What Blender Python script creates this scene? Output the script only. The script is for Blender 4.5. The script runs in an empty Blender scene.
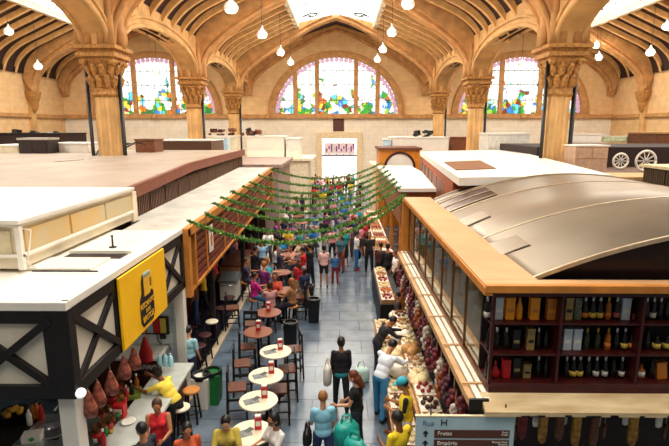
import bpy, math, random
from math import sin, cos, tan, pi, radians as R, sqrt, atan
from mathutils import Vector as V, Matrix
random.seed(11)
S = bpy.context.scene
COL = S.collection
# ---------------------------------------------------------------- survey of the hall (camera height, pitch, heading)
F, CX, CY, H = 490.0, 334.5, 223.0, 6.2
TH = atan(95/F); YAW = atan(5.5/F)
def ray(px, py):
    a = (px-CX)/F; b = (CY-py)/F
    y = cos(TH)+b*sin(TH); z = -sin(TH)+b*cos(TH)
    return V((a*cos(YAW)-y*sin(YAW), a*sin(YAW)+y*cos(YAW), z))
def atz(px, py, z): r = ray(px, py); return V((0, 0, H))+r*((z-H)/r.z)
def aty(px, py, Y): r = ray(px, py); return V((0, 0, H))+r*(Y/r.y)
def atx(px, py, X): r = ray(px, py); return V((0, 0, H))+r*(X/r.x)
# ---------------------------------------------------------------- materials
def lin(h):
    h = h.lstrip('#'); h = ''.join(x+x for x in h) if len(h) == 3 else h; c = [int(h[i:i+2], 16)/255 for i in (0, 2, 4)]
    return [(x/12.92 if x <= .04045 else ((x+.055)/1.055)**2.4) for x in c]+[1]
MATS = {}
def nd(nt, t, **kw):
    n = nt.nodes.new(t)
    for k, v in kw.items():
        if k in n.inputs.keys() if hasattr(n.inputs, 'keys') else False: n.inputs[k].default_value = v
        else: setattr(n, k, v)
    return n
def mat(name, col, rough=.6, metal=0, var=.18, scale=6, bump=0, col2=None, emit=0, trans=0, alpha=1, lo=.35, hi=.7, stretch=None):
    if name in MATS: return MATS[name]
    m = bpy.data.materials.new(name); m.use_nodes = True; nt = m.node_tree
    b = nt.nodes['Principled BSDF']; L = nt.links.new
    b.inputs['Roughness'].default_value = rough; b.inputs['Metallic'].default_value = metal
    c = lin(col); b.inputs['Base Color'].default_value = c
    if var or col2:
        tc = nt.nodes.new('ShaderNodeTexCoord'); n = nt.nodes.new('ShaderNodeTexNoise'); n.inputs['Scale'].default_value = scale; n.inputs['Detail'].default_value = 4
        src = tc.outputs['Object']
        if stretch:
            mp = nt.nodes.new('ShaderNodeMapping'); mp.inputs['Scale'].default_value = stretch; L(src, mp.inputs[0]); src = mp.outputs[0]
        L(src, n.inputs['Vector'])
        r = nt.nodes.new('ShaderNodeValToRGB'); e = r.color_ramp.elements
        e[0].position = lo; e[1].position = hi
        c2 = lin(col2) if col2 else [x*(1-var) for x in c[:3]]+[1]
        e[0].color = c2; e[1].color = c if col2 else [min(1, x*(1+var*.5)) for x in c[:3]]+[1]
        L(n.outputs['Fac'], r.inputs[0]); L(r.outputs[0], b.inputs['Base Color'])
        if bump:
            bm = nt.nodes.new('ShaderNodeBump'); bm.inputs['Strength'].default_value = bump; bm.inputs['Distance'].default_value = .02
            L(n.outputs['Fac'], bm.inputs['Height']); L(bm.outputs[0], b.inputs['Normal'])
    if emit: b.inputs['Emission Color'].default_value = c; b.inputs['Emission Strength'].default_value = emit
    if trans: b.inputs['Transmission Weight'].default_value = trans
    if alpha < 1: b.inputs['Alpha'].default_value = alpha
    MATS[name] = m; return m
def brickmat(name, c1, c2, cm, w, h, mortar=.012, rough=.5, axis='XZ', offset=.5, noise=.3, bumpy=.3):
    m = bpy.data.materials.new(name); m.use_nodes = True; nt = m.node_tree; L = nt.links.new
    b = nt.nodes['Principled BSDF']; b.inputs['Roughness'].default_value = rough
    tc = nt.nodes.new('ShaderNodeTexCoord'); sp = nt.nodes.new('ShaderNodeSeparateXYZ'); cb = nt.nodes.new('ShaderNodeCombineXYZ')
    L(tc.outputs['Object'], sp.inputs[0]); L(sp.outputs[axis[0]], cb.inputs[0]); L(sp.outputs[axis[1]], cb.inputs[1])
    br = nt.nodes.new('ShaderNodeTexBrick'); br.offset = offset
    br.inputs['Scale'].default_value = 1; br.inputs['Mortar Size'].default_value = mortar; br.inputs['Brick Width'].default_value = w; br.inputs['Row Height'].default_value = h
    br.inputs['Color1'].default_value = lin(c1); br.inputs['Color2'].default_value = lin(c2); br.inputs['Mortar'].default_value = lin(cm)
    L(cb.outputs[0], br.inputs[0])
    n = nt.nodes.new('ShaderNodeTexNoise'); n.inputs['Scale'].default_value = 1.7; n.inputs['Detail'].default_value = 6; L(tc.outputs['Object'], n.inputs['Vector'])
    mr = nt.nodes.new('ShaderNodeMapRange'); mr.inputs[1].default_value = .3; mr.inputs[2].default_value = .7; mr.inputs[3].default_value = 1-noise; mr.inputs[4].default_value = 1+noise*.4
    L(n.outputs['Fac'], mr.inputs[0])
    mx = nt.nodes.new('ShaderNodeMix'); mx.data_type = 'RGBA'; mx.blend_type = 'MULTIPLY'; mx.inputs[0].default_value = 1
    L(br.outputs['Color'], mx.inputs[6]); L(mr.outputs[0], mx.inputs[7]); L(mx.outputs[2], b.inputs['Base Color'])
    bm = nt.nodes.new('ShaderNodeBump'); bm.inputs['Strength'].default_value = bumpy; bm.inputs['Distance'].default_value = .01; bm.invert = True
    L(br.outputs['Fac'], bm.inputs['Height']); L(bm.outputs[0], b.inputs['Normal'])
    MATS[name] = m; return m
M = MATS
stone = mat('stone', '#dcae70', .75, scale=1.2, var=.22, bump=.15)
stone2 = mat('stone_trim', '#cb965c', .75, scale=2, var=.25)
capm = mat('capital_stone', '#be8847', .75, scale=9, var=.45, bump=.6)
ribm = mat('rib_timber', '#deac6c', .7, scale=2, var=.2)
ceilm = mat('ceiling_board', '#32170a', .8, scale=1.5, var=.3)
wallm = brickmat('wall_block', '#ebc591', '#e7be88', '#d5aa72', 1.1, .5, .008, .8, 'XZ', noise=.12, bumpy=.1)
wallside = brickmat('wall_block_side', '#ebc591', '#e7be88', '#d5aa72', 1.1, .5, .008, .8, 'YZ', noise=.12, bumpy=.1)
dadom = brickmat('glazed_tile', '#f5ead8', '#f0e2ca', '#d9c6a6', .9, .42, .01, .35, 'XZ', noise=.08, bumpy=.1)
floorm = brickmat('slate_floor', '#6d7a87', '#5a6a7b', '#39424d', 1.25, .8, .012, .21, 'XY', noise=.4)
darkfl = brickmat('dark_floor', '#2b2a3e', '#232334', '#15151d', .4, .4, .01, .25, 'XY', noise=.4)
white = mat('white_paint', '#ece6da', .5, var=.06, scale=2)
cream = mat('cream_paint', '#e9dcc0', .6, var=.15, scale=1.5)
dark = mat('dark_timber', '#0f0605', .55, var=.3, scale=8)
redwood = mat('red_wood', '#400a08', .45, var=.35, scale=7)
orange = mat('orange_wood', '#cf8433', .5, var=.25, scale=3, stretch=(1, 4, 1))
wood = mat('brown_wood', '#6b351b', .5, var=.4, scale=9)
black = mat('black_plastic', '#121214', .4, var=0)
steel = mat('steel', '#c3c8cc', .28, .9, var=.1)
chrome = mat('chrome', '#d9dcdf', .15, 1, var=0)
# ---------------------------------------------------------------- mesh builder
class MB:
    def __init__(s): s.v = []; s.f = []; s.m = []; s.s = []; s.mi = 0; s.sm = False
    def add(s, vs, fs):
        o = len(s.v); s.v += [tuple(v) for v in vs]; s.f += [tuple(i+o for i in f) for f in fs]
        s.m += [s.mi]*len(fs); s.s += [s.sm]*len(fs); return s
    def box(s, c, d, rz=0, rx=0, ry=0):
        h = V(d)/2; mt = Matrix.Rotation(rz, 3, 'Z') @ Matrix.Rotation(ry, 3, 'Y') @ Matrix.Rotation(rx, 3, 'X')
        b = min(h)*.12; b = min(b, .012)
        # chamfered box: each corner cut into three points
        vs = []; idx = {}
        for sx in (-1, 1):
            for sy in (-1, 1):
                for sz in (-1, 1):
                    for a in range(3):
                        p = V((sx*h.x, sy*h.y, sz*h.z)); q = [sx, sy, sz]
                        for k in range(3):
                            if k != a: p[k] -= q[k]*b
                        idx[(sx, sy, sz, a)] = len(vs); vs.append(mt @ p + V(c))
        fs = []
        for a in range(3):
            u, w = [(1, 2), (2, 0), (0, 1)][a]
            for sg in (-1, 1):
                f = []
                for (p, q) in ((-1, -1), (1, -1), (1, 1), (-1, 1)):
                    k = [0, 0, 0]; k[a] = sg; k[u] = p; k[w] = q; f.append(idx[(*k, a)])
                fs.append(f if sg > 0 else f[::-1])
        for a in range(3):
            u, w = [(1, 2), (2, 0), (0, 1)][a]
            for p in (-1, 1):
                for q in (-1, 1):
                    k0 = [0]*3; k1 = [0]*3; k0[a] = -1; k1[a] = 1; k0[u] = k1[u] = p; k0[w] = k1[w] = q
                    f = [idx[(*k0, u)], idx[(*k1, u)], idx[(*k1, w)], idx[(*k0, w)]]
                    fs.append(f if p*q < 0 else f[::-1])
        for sx in (-1, 1):
            for sy in (-1, 1):
                for sz in (-1, 1):
                    f = [idx[(sx, sy, sz, a)] for a in range(3)]; fs.append(f if sx*sy*sz > 0 else f[::-1])
        return s.add(vs, fs)
    def bb(s, x0, x1, y0, y1, z0, z1): return s.box(((x0+x1)/2, (y0+y1)/2, (z0+z1)/2), (abs(x1-x0), abs(y1-y0), abs(z1-z0)))
    def bar(s, p, q, w, h=None, up=(0, 0, 1)):
        p = V(p); q = V(q); d = (q-p); L = d.length; d.normalize(); up = V(up)
        if abs(d.dot(up)) > .98: up = V((0, 1, 0))
        x = d.cross(up).normalized(); z = x.cross(d); h = h or w
        vs = [p+d*(L*t)+x*(a*w/2)+z*(b*h/2) for t in (0, 1) for a, b in ((-1, -1), (1, -1), (1, 1), (-1, 1))]
        return s.add(vs, [(0, 1, 2, 3), (7, 6, 5, 4), (0, 4, 5, 1), (1, 5, 6, 2), (2, 6, 7, 3), (3, 7, 4, 0)])
    def tube(s, pts, r, n=8, cap=True):
        pts = [V(p) for p in pts]; rs = r if isinstance(r, (list, tuple)) else [r]*len(pts)
        vs = []; pr = None
        for i, p in enumerate(pts):
            d = (pts[min(i+1, len(pts)-1)]-pts[max(i-1, 0)]).normalized()
            if pr is None: pr = d.cross(V((0, 0, 1)) if abs(d.z) < .9 else V((0, 1, 0))).normalized()
            pr = (pr-d*pr.dot(d)).normalized(); q = d.cross(pr)
            vs += [p+(pr*cos(2*pi*k/n)+q*sin(2*pi*k/n))*rs[i] for k in range(n)]
        fs = [(i*n+k, i*n+(k+1) % n, (i+1)*n+(k+1) % n, (i+1)*n+k) for i in range(len(pts)-1) for k in range(n)]
        if cap: fs += [tuple(range(n))[::-1], tuple((len(pts)-1)*n+k for k in range(n))]
        return s.add(vs, fs)
    def lathe(s, prof, c=(0, 0, 0), n=16, sq=(1, 1), tilt=None, wob=0):
        c = V(c); vs = []; rng = random.Random(len(s.v)+n)
        for (r, z) in prof:
            for k in range(n):
                a = 2*pi*k/n; rr = r*(1+wob*rng.uniform(-1, 1)); p = V((rr*cos(a)*sq[0], rr*sin(a)*sq[1], z))
                if tilt: p = tilt @ p
                vs.append(c+p)
        m = len(prof)
        fs = [(i*n+k, i*n+(k+1) % n, (i+1)*n+(k+1) % n, (i+1)*n+k) for i in range(m-1) for k in range(n)]
        if prof[0][0] > 1e-4: fs.append(tuple(range(n))[::-1])
        if prof[-1][0] > 1e-4: fs.append(tuple((m-1)*n+k for k in range(n)))
        return s.add(vs, fs)
    def prism(s, poly, axis, a, b):     # poly in the plane across 'axis'
        def P(u, w, t): return {'X': (t, u, w), 'Y': (u, t, w), 'Z': (u, w, t)}[axis]
        n = len(poly); vs = [P(u, w, a) for u, w in poly]+[P(u, w, b) for u, w in poly]
        return s.add(vs, [tuple(range(n)), tuple(range(2*n-1, n-1, -1))]+[(i, i+n, (i+1) % n+n, (i+1) % n) for i in range(n)])
    def strip(s, inner, outer, axis, a, b):   # band between two polylines, thick a..b
        def P(u, w, t): return {'X': (t, u, w), 'Y': (u, t, w), 'Z': (u, w, t)}[axis]
        n = len(inner); vs = [P(*p, t) for t in (a, b) for p in inner]+[P(*p, t) for t in (a, b) for p in outer]
        I = lambda t, i: t*n+i; O = lambda t, i: 2*n+t*n+i; fs = []
        for i in range(n-1):
            fs += [(I(0, i), I(0, i+1), O(0, i+1), O(0, i)), (O(1, i), O(1, i+1), I(1, i+1), I(1, i)), (I(1, i), I(1, i+1), I(0, i+1), I(0, i)), (O(0, i), O(0, i+1), O(1, i+1), O(1, i))]
        fs += [(I(0, 0), O(0, 0), O(1, 0), I(1, 0)), (I(1, n-1), O(1, n-1), O(0, n-1), I(0, n-1))]
        return s.add(vs, fs)
    def ball(s, c, r, n=8, m=6):
        r = r if isinstance(r, (tuple, list)) else (r, r, r)
        vs = [V(c)+V((r[0]*sin(pi*i/m)*cos(2*pi*k/n), r[1]*sin(pi*i/m)*sin(2*pi*k/n), -r[2]*cos(pi*i/m))) for i in range(1, m) for k in range(n)]
        b = len(vs); vs += [V(c)-V((0, 0, r[2])), V(c)+V((0, 0, r[2]))]
        fs = [(i*n+k, i*n+(k+1) % n, (i+1)*n+(k+1) % n, (i+1)*n+k) for i in range(m-2) for k in range(n)]
        fs += [(b, (k+1) % n, k) for k in range(n)]+[(b+1, (m-2)*n+k, (m-2)*n+(k+1) % n) for k in range(n)]
        return s.add(vs, fs)
    def build(s, name, mats, parent=None, smooth=None, fix=True):
        me = bpy.data.meshes.new(name); me.from_pydata(s.v, [], s.f)
        for m in (mats if isinstance(mats, (list, tuple)) else [mats]): me.materials.append(m)
        me.polygons.foreach_set('material_index', s.m)
        sm = s.s if smooth is None else [smooth]*len(s.f)
        me.polygons.foreach_set('use_smooth', sm)
        me.update()
        if fix:
            import bmesh; bm = bmesh.new(); bm.from_mesh(me); bmesh.ops.recalc_face_normals(bm, faces=bm.faces); bm.to_mesh(me); bm.free()
        o = bpy.data.objects.new(name, me); COL.objects.link(o)
        if parent is not None: o.parent = parent
        return o
def tag(o, label=None, cat=None, group=None, kind=None):
    if label: o['label'] = label
    if cat: o['category'] = cat
    if group: o['group'] = group
    if kind: o['kind'] = kind
    return o
def empty(name, loc=(0, 0, 0), rz=0, label=None, cat=None, group=None):
    o = bpy.data.objects.new(name, None); COL.objects.link(o); o.location = loc; o.rotation_euler = (0, 0, rz); o.empty_display_size = .1
    return tag(o, label, cat, group)
def copy_tree(o, parent=None, root=True):
    c = o.copy(); COL.objects.link(c)
    if parent is not None: c.parent = parent
    for ch in list(o.children): copy_tree(ch, c, False)
    return c
def place(o, loc, rz=0, label=None, group=None, sc=None):
    o.location = loc; o.rotation_euler = (0, 0, rz)
    if label: o['label'] = label
    if group: o['group'] = group
    if sc: o.scale = (sc, sc, sc)
    return o
def inst(proto, loc, rz=0, label=None, group=None, sc=None):
    if proto.get('_used'): o = copy_tree(proto)
    else: proto['_used'] = 1; o = proto
    if '_used' in o and o is not proto: del o['_used']
    return place(o, loc, rz, label, group, sc)
def struct(name, mb, m, smooth=None, parent=None):
    o = mb.build(name, m, parent, smooth)
    if parent is None: o['kind'] = 'structure'
    return o
def tone(o, i, m):      # give one copy its own material in slot i
    o.material_slots[i].link = 'OBJECT'; o.material_slots[i].material = m
# ================================================================= PEOPLE BUILDER
import numpy as np
def _sph(n, m):
    vs = [(sin(pi*i/m)*cos(2*pi*k/n), sin(pi*i/m)*sin(2*pi*k/n), -cos(pi*i/m)) for i in range(1, m) for k in range(n)]+[(0, 0, -1), (0, 0, 1)]
    b = (m-1)*n
    fs = [(i*n+k, i*n+(k+1) % n, (i+1)*n+(k+1) % n, (i+1)*n+k) for i in range(m-2) for k in range(n)]+[(b, (k+1) % n, k) for k in range(n)]+[(b+1, (m-2)*n+k, (m-2)*n+(k+1) % n) for k in range(n)]
    return vs, fs
SPH = _sph(14, 10); SPHS = _sph(8, 6)
class Flesh:
    def __init__(s): s.v = []; s.f = []
    def _put(s, vs, fs): o = len(s.v); s.v += [tuple(v) for v in vs]; s.f += [tuple(i+o for i in f) for f in fs]
    def cap(s, p, r0, q, r1, flat=None, small=False):    # tapered capsule; flat = (axis, factor) squashes the section
        p = V(p); q = V(q); d = q-p; L = d.length
        if L < 1e-6: d = V((0, 0, 1))
        z = d.normalized(); a = V((1, 0, 0)) if abs(z.x) < .8 else V((0, 1, 0))
        if flat: a = V(flat[0])
        y = z.cross(a).normalized(); x = y.cross(z); fx = flat[1] if flat else 1
        vs, fs = SPHS if small else SPH
        out = []
        for (u, v, w) in vs:
            c, r = (p, r0) if w <= 1e-9 else (q, r1)
            out.append(c+x*u*r*fx+y*v*r+z*w*r)
        # duplicate the equator by giving it to the start, the ring above to the end
        s._put(out, fs)
    def ell(s, c, r, rot=None):
        vs, fs = SPH; c = V(c); out = []
        for v in vs:
            p = V((v[0]*r[0], v[1]*r[1], v[2]*r[2])); out.append(c+(rot @ p if rot else p))
        s._put(out, fs)
    def build(s, name, m, parent, vox, smooth=0):
        me = bpy.data.meshes.new(name); me.from_pydata(s.v, [], s.f); o = bpy.data.objects.new(name, me); COL.objects.link(o)
        md = o.modifiers.new('r', 'REMESH'); md.mode = 'VOXEL'; md.voxel_size = vox; md.use_smooth_shade = True
        if smooth: sm = o.modifiers.new('s', 'SMOOTH'); sm.factor = .5; sm.iterations = smooth
        dg = bpy.context.evaluated_depsgraph_get(); nm = bpy.data.meshes.new_from_object(o.evaluated_get(dg))
        o.modifiers.clear(); o.data = nm; bpy.data.meshes.remove(me); nm.name = name; nm.materials.clear(); nm.materials.append(m); o.parent = parent
        return o
SK = {k: mat('skin_'+k, h, .5, var=.08, scale=12) for k, h in dict(light='#dba07c', tan='#b57850', brown='#7d4a2c', dark='#4d2c1c').items()}
HAIR = {k: mat('hair_'+k, h, .5, var=.35, scale=40) for k, h in dict(black='#16100e', brown='#4a2815', blond='#a06a34', grey='#8d8780', auburn='#6b3018').items()}
def cloth(h):
    h = '#'+h.strip('#'); h = '#'+''.join(x+x for x in h[1:]) if len(h) == 4 else h
    return mat('cloth_'+h.strip('#'), h, .8, var=.14, scale=9, bump=.15)
def person(label, loc, face, h=1.68, seat=None, lean=0., side=0., arms=None, legs=None, head=(0, 0), skin='tan', hair='black', hs='short', top='#ffffff', bottom='#223', sleeve=.9, botlen=1.95, skirt=False,
           lod='near', group='people in the market', female=False, shoe='#1a1614', cap=None, glasses=False, apron=None, name='person', stripe=None, hem=None):
    k = h/1.7; vb, vc = {'near': (.0095, .013), 'mid': (.016, .018), 'far': (.028, .026)}[lod]
    root = empty(name, (0, 0, 0), 0, label, 'person', group)
    P = V((0, 0, 0))
    legs = legs or ((.05, .06, .05), (-.05, .06, .08)); arms = arms or ((.15, .12, .3, .1), (.1, .12, .35, .1))
    hipw, kn, an = .092*k, .43*k, .41*k
    J = {}
    def legj(i, base):
        f, ab, kf = legs[i]; sd = (-1, 1)[i]
        hp = base+V((sd*hipw, 0, -.03*k)); d = V((sd*sin(ab), sin(f)*cos(ab), -cos(f)*cos(ab))); kk = hp+d*kn
        g = f-kf; e = V((sd*sin(ab)*.4, sin(g), -cos(g))).normalized(); return hp, kk, kk+e*an
    base = V((0, 0, 0)); L = [legj(i, base) for i in (0, 1)]
    if seat is not None: pz = seat+.11*k
    else: pz = .085*k-min(l[2].z for l in L)
    base = V((0, 0, pz)); L = [legj(i, base) for i in (0, 1)]
    TR = Matrix.Rotation(-lean, 3, 'X') @ Matrix.Rotation(side, 3, 'Y')
    def T(x, y, z): return base+TR @ V((x*k, y*k, z*k))
    sw = .165 if female else .185
    nb = T(0, .0, .50); hr = TR @ Matrix.Rotation(head[1], 3, 'Z') @ Matrix.Rotation(-head[0], 3, 'X')
    hc = nb+TR @ V((0, .01*k, .06*k))+hr @ V((0, .02*k, .115*k))
    def Hd(x, y, z): return hc+hr @ V((x*k, y*k, z*k))
    A = []
    for i in (0, 1):
        sd = (-1, 1)[i]; f, ab, ef, inw = arms[i]; sh = T(sd*sw, 0, .435)
        M0 = Matrix.Rotation(-lean*.0, 3, 'X'); d = V((sd*sin(ab), sin(f)*cos(ab), -cos(f)*cos(ab))).normalized(); el = sh+d*.28*k
        g = f+ef; e = V((sd*(sin(ab)*.5-inw), sin(g), -cos(g))).normalized(); wr = el+e*.25*k; A.append((sh, el, wr, e, d))
    b = Flesh()
    b.ell(T(0, 0, .0), (.155*k, .115*k, .13*k), TR); b.ell(T(0, .005, .16), (.135*k, .1*k, .16*k), TR); b.ell(T(0, .005, .32), ((.15 if female else .165)*k, .108*k, .16*k), TR)
    b.cap(T(-sw+.03, -.01, .43), .05*k, T(sw-.03, -.01, .43), .05*k)
    if female:
        for sd in (-1, 1): b.ell(T(sd*.07, .085, .33), (.062*k, .055*k, .06*k), TR)
    b.cap(T(0, -.005, .44), .058*k, hc+hr @ V((0, -.02*k, -.05*k)), .05*k)
    b.ell(Hd(0, 0, .015), (.078*k, .097*k, .105*k), hr); b.ell(Hd(0, .028, -.055), (.056*k, .062*k, .062*k), hr)
    if lod != 'far':
        b.cap(Hd(0, .09, .005), .011*k, Hd(0, .108, -.028), .015*k, small=True); b.ell(Hd(0, .083, -.06), (.026*k, .018*k, .012*k), hr); b.cap(Hd(-.035, .087, .022), .01*k, Hd(.035, .087, .022), .01*k, small=True)
        for sd in (-1, 1): b.ell(Hd(sd*.08, -.005, -.01), (.012*k, .02*k, .032*k), hr)
    for i in (0, 1):
        sh, el, wr, e, d = A[i]; sd = (-1, 1)[i]
        b.cap(sh, .052*k, el, .038*k); b.cap(el, .038*k, wr, .026*k)
        # hand: palm, four fingers, thumb
        inn = V((-sd, 0, 0)); pn = (inn-e*inn.dot(e)); pn = pn.normalized() if pn.length > .1 else V((0, 0, -1)); ac = e.cross(pn).normalized()*(1)
        if ac.y < 0: ac = -ac
        pe = wr+e*.075*k; b.cap(wr+e*.02*k, .03*k, pe, .036*k, flat=(pn, .5), small=True)
        if lod == 'near':
            for q, (o_, l1, l2) in enumerate(((.035, .038, .034), (.012, .043, .038), (-.012, .04, .035), (-.034, .032, .026))):
                r0 = pe+ac*o_*k; m1 = r0+(e+pn*.25+ac*o_*4).normalized()*l1*k; m2 = m1+(e+pn*.9).normalized()*l2*k; b.cap(r0, .0105, m1, .0098, small=True); b.cap(m1, .0098, m2, .0088, small=True)
            t0 = wr+e*.03*k+ac*.028*k; t1 = t0+(e+ac*1.1+pn*.3).normalized()*.04*k; t2 = t1+(e+ac*.3+pn*.5).normalized()*.032*k; b.cap(t0, .013, t1, .012, small=True); b.cap(t1, .012, t2, .01, small=True)
        else: b.cap(pe, .033*k, pe+(e+pn*.4).normalized()*.05*k, .024*k, flat=(pn, .5), small=True)
        hp, kk, ak = L[i]
        b.cap(hp, .088*k, kk, .056*k); b.cap(kk, .056*k, ak, .038*k)
        ft = V((0, 1, 0)); b.cap(ak+V((0, -.02*k, -.04*k)), .038*k, ak+V((0, .13*k, -.05*k)), .03*k)
    o = b.build('body', SK[skin], root, vb, 2 if lod != 'far' else 1)
    # upper garment
    t = Flesh(); g = .017*k
    t.ell(T(0, .005, .32), ((.16 if female else .175)*k+g*.5, .113*k+g, .165*k), TR); t.ell(T(0, .005, .15), (.142*k+g, .107*k+g, .17*k), TR); t.ell(T(0, .0, .02), (.155*k+g, .12*k+g, .13*k), TR)
    t.cap(T(-sw+.02, -.01, .425), .058*k, T(sw-.02, -.01, .425), .058*k)
    if female:
        for sd in (-1, 1): t.ell(T(sd*.07, .09, .33), (.072*k, .066*k, .072*k), TR)
    for i in (0, 1):
        sh, el, wr, e, d = A[i]
        if sleeve > 0:
            s1 = min(1, sleeve); t.cap(sh, .063*k, sh.lerp(el, s1*.85), .055*k)
            if sleeve > 1: t.cap(el, .052*k, el.lerp(wr, min(1, sleeve-1)), .042*k)
    t.build('shirt', cloth(top), root, vc, 2)
    if stripe:
        for i in (0, 1):
            sh, el, wr, e, d = A[i]; s_ = Flesh(); sd = (-1, 1)[i]; s_.cap(sh+V((sd*.02, 0, .03)), .052*k, sh.lerp(el, .6)+V((sd*.03, 0, .01)), .042*k); s_.build('sleeve_stripe', cloth(stripe), root, vc, 1)
    # lower garment
    t = Flesh(); t.ell(T(0, 0, -.02), (.165*k, .128*k, .11*k), TR); t.ell(base+V((0, 0, -.03*k)), (.165*k, .125*k, .1*k))
    if skirt:
        m = (L[0][1]+L[1][1])/2
        t.cap(base+V((0, 0, -.02)), .15*k, base.lerp(m, .55), .17*k, flat=((1, 0, 0), 1.1)); t.cap(base.lerp(m, .55), .17*k, m, .17*k, flat=((1, 0, 0), 1.1))
    else:
        for hp, kk, ak in L:
            s1 = min(1, botlen); t.cap(hp, .1*k, hp.lerp(kk, s1), .074*k)
            if botlen > 1: t.cap(kk, .072*k, kk.lerp(ak, botlen-1), .058*k)
    t.build('skirt' if skirt else 'trousers', cloth(bottom), root, vc, 2)
    if hem: t = Flesh(); t.ell(base+V((0, 0, -.05*k)), (.185*k, .145*k, .12*k)); t.build('hem', cloth(hem), root, vc, 1)
    if apron:
        t = Flesh(); t.cap(T(0, .1, .3), .09*k, T(0, .09, 0), .13*k, flat=((1, 0, 0), 1.3)); t.cap(T(0, .07, 0), .13*k, base+V((0, .08*k, -.35*k)), .12*k, flat=((1, 0, 0), 1.3)); t.build('apron', cloth(apron), root, vc, 1)
    if lod != 'far':
        for hp, kk, ak in L:
            t = Flesh(); t.cap(ak+V((0, -.025*k, -.038*k)), .043*k, ak+V((0, .14*k, -.052*k)), .034*k); t.build('shoe', cloth(shoe), root, .014)
    # hair
    if hair:
        t = Flesh(); t.ell(Hd(0, -.018, .035), (.09*k, .1*k, .105*k), hr); 
        if hs in ('long', 'bob', 'tail', 'bun'): t.ell(Hd(0, -.03, .0), (.09*k, .09*k, .11*k), hr)
        if hs == 'bob': t.ell(Hd(0, -.035, -.05), (.1*k, .075*k, .09*k), hr)
        if hs == 'long': t.ell(Hd(0, -.04, -.05), (.098*k, .07*k, .1*k), hr); t.cap(Hd(0, -.07, -.05), .075*k, Hd(0, -.11, -.22), .05*k, flat=((1, 0, 0), 1.3))
        if hs == 'tail': t.cap(Hd(0, -.12, .03), .035*k, Hd(0, -.16, -.15), .02*k)
        if hs == 'bun': t.ell(Hd(0, -.11, .07), (.05*k, .05*k, .05*k), hr)
        t.build('hair', HAIR[hair], root, .011 if lod == 'near' else .018, 1)
    if cap:
        t = Flesh(); t.ell(Hd(0, -.01, .06), (.096*k, .11*k, .08*k), hr); t.cap(Hd(0, .09, .05), .06*k, Hd(0, .13, .045), .055*k, flat=(hr @ V((0, 0, 1)), .2)); t.build('cap', cloth(cap), root, .011, 1)
    if lod == 'near':
        for sd in (-1, 1):
            e_ = MB(); e_.sm = True; e_.ball((0, 0, 0), (.013*k, .008*k, .009*k), 10, 8); q = e_.build('eye', MATS.get('eye') or mat('eye', '#2a1a12', .2, var=0), root); q.location = Hd(sd*.03, .09, .005); q.rotation_euler = hr.to_euler()
        e_ = MB(); e_.sm = True; e_.ball((0, 0, 0), (.024*k, .008*k, .007*k), 10, 6); q = e_.build('mouth', MATS.get('lips') or mat('lips', '#8a3a30', .5, var=0), root); q.location = Hd(0, .098, -.06); q.rotation_euler = hr.to_euler()
    if glasses:
        e_ = MB(); 
        for sd in (-1, 1): e_.ball((sd*.032*k, .1*k, .005*k), (.027*k, .008, .02*k)); e_.bar((sd*.06*k, .095*k, .01*k), (sd*.085*k, -.01*k, .005*k), .006)
        e_.bar((-.01, .105*k, .008), (.01, .105*k, .008), .006); q = e_.build('sunglasses', black, root); q.location = hc; q.rotation_euler = hr.to_euler()
    root.location = (loc[0], loc[1], loc[2] if len(loc) > 2 else 0); root.rotation_euler = (0, 0, face)
    root['hand_l'] = 0; del root['hand_l']
    return root, A
# ================================================================= THE HALL
NC, NW = -.3, 7.45                       # nave centre line and half width
YR = (6.8, 16.7, 26.6, 36.5); YW = 41.0; YB = -3.0
XL, XR = NC-3*NW, NC+3*NW
HALL0 = set(bpy.data.objects)
KS = 1.3
# far wall with three half-round openings
WR, SILL = 5.05, 7.24
cxs = (NC-2*NW, NC, NC+2*NW)
b = MB()
def far_wall():
    N = 24
    for c in cxs:
        x0, x1 = c-NW, c+NW; zt = 15.2
        arc = [(c-WR*cos(pi*k/N), SILL+WR*sin(pi*k/N)*.9) for k in range(N+1)]
        out = []
        for k in range(N+1):
            a = pi*k/N; dx, dz = -cos(a), sin(a)
            t = min(NW/abs(dx) if abs(dx) > 1e-6 else 1e9, (zt-SILL)/dz if dz > 1e-6 else 1e9)
            out.append((c+dx*t, SILL+dz*t))
        # insert the corners
        i2, o2 = [], []
        for k in range(N+1):
            i2.append(arc[k]); o2.append(out[k])
            if k < N and abs(abs(out[k][0]-c)-NW) < 1e-6 and abs(out[k+1][1]-zt) < 1e-6 and abs(abs(out[k+1][0]-c)-NW) > 1e-6:
                i2.append(arc[k]); o2.append((x0, zt))
            elif k < N and abs(out[k][1]-zt) < 1e-6 and abs(abs(out[k+1][0]-c)-NW) < 1e-6 and abs(abs(out[k][0]-c)-NW) > 1e-6:
                i2.append(arc[k+1]); o2.append((x1, zt))
        b.strip(i2, o2, 'Y', YW, YW+.6)
far_wall()
struct('wall_far', b, wallm)
b = MB(); b.bb(XL-.4, -1.9, YW-.04, YW+.6, 0, SILL); b.bb(1.8, XR+.4, YW-.04, YW+.6, 0, SILL); b.bb(-1.9, 1.8, YW-.04, YW+.6, 5.75, SILL)
struct('wall_far_dado', b, dadom)
b = MB(); b.bb(XL-.5, XL, YB, YW+.6, 0, 11); struct('wall_left', b, wallside)
b = MB(); b.bb(XR, XR+.5, YB, YW+.6, 0, 11); struct('wall_right', b, wallside)
b = MB()
b.bb(XL, XR, YW-.3, YW, SILL-.28, SILL-.06); b.bb(XL, XR, YW-.2, YW, SILL-.06, SILL+.04)
b.bb(XL, XL+.22, YB, YW, SILL-.28, SILL-.02); b.bb(XR-.22, XR, YB, YW, SILL-.28, SILL-.02)
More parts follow.
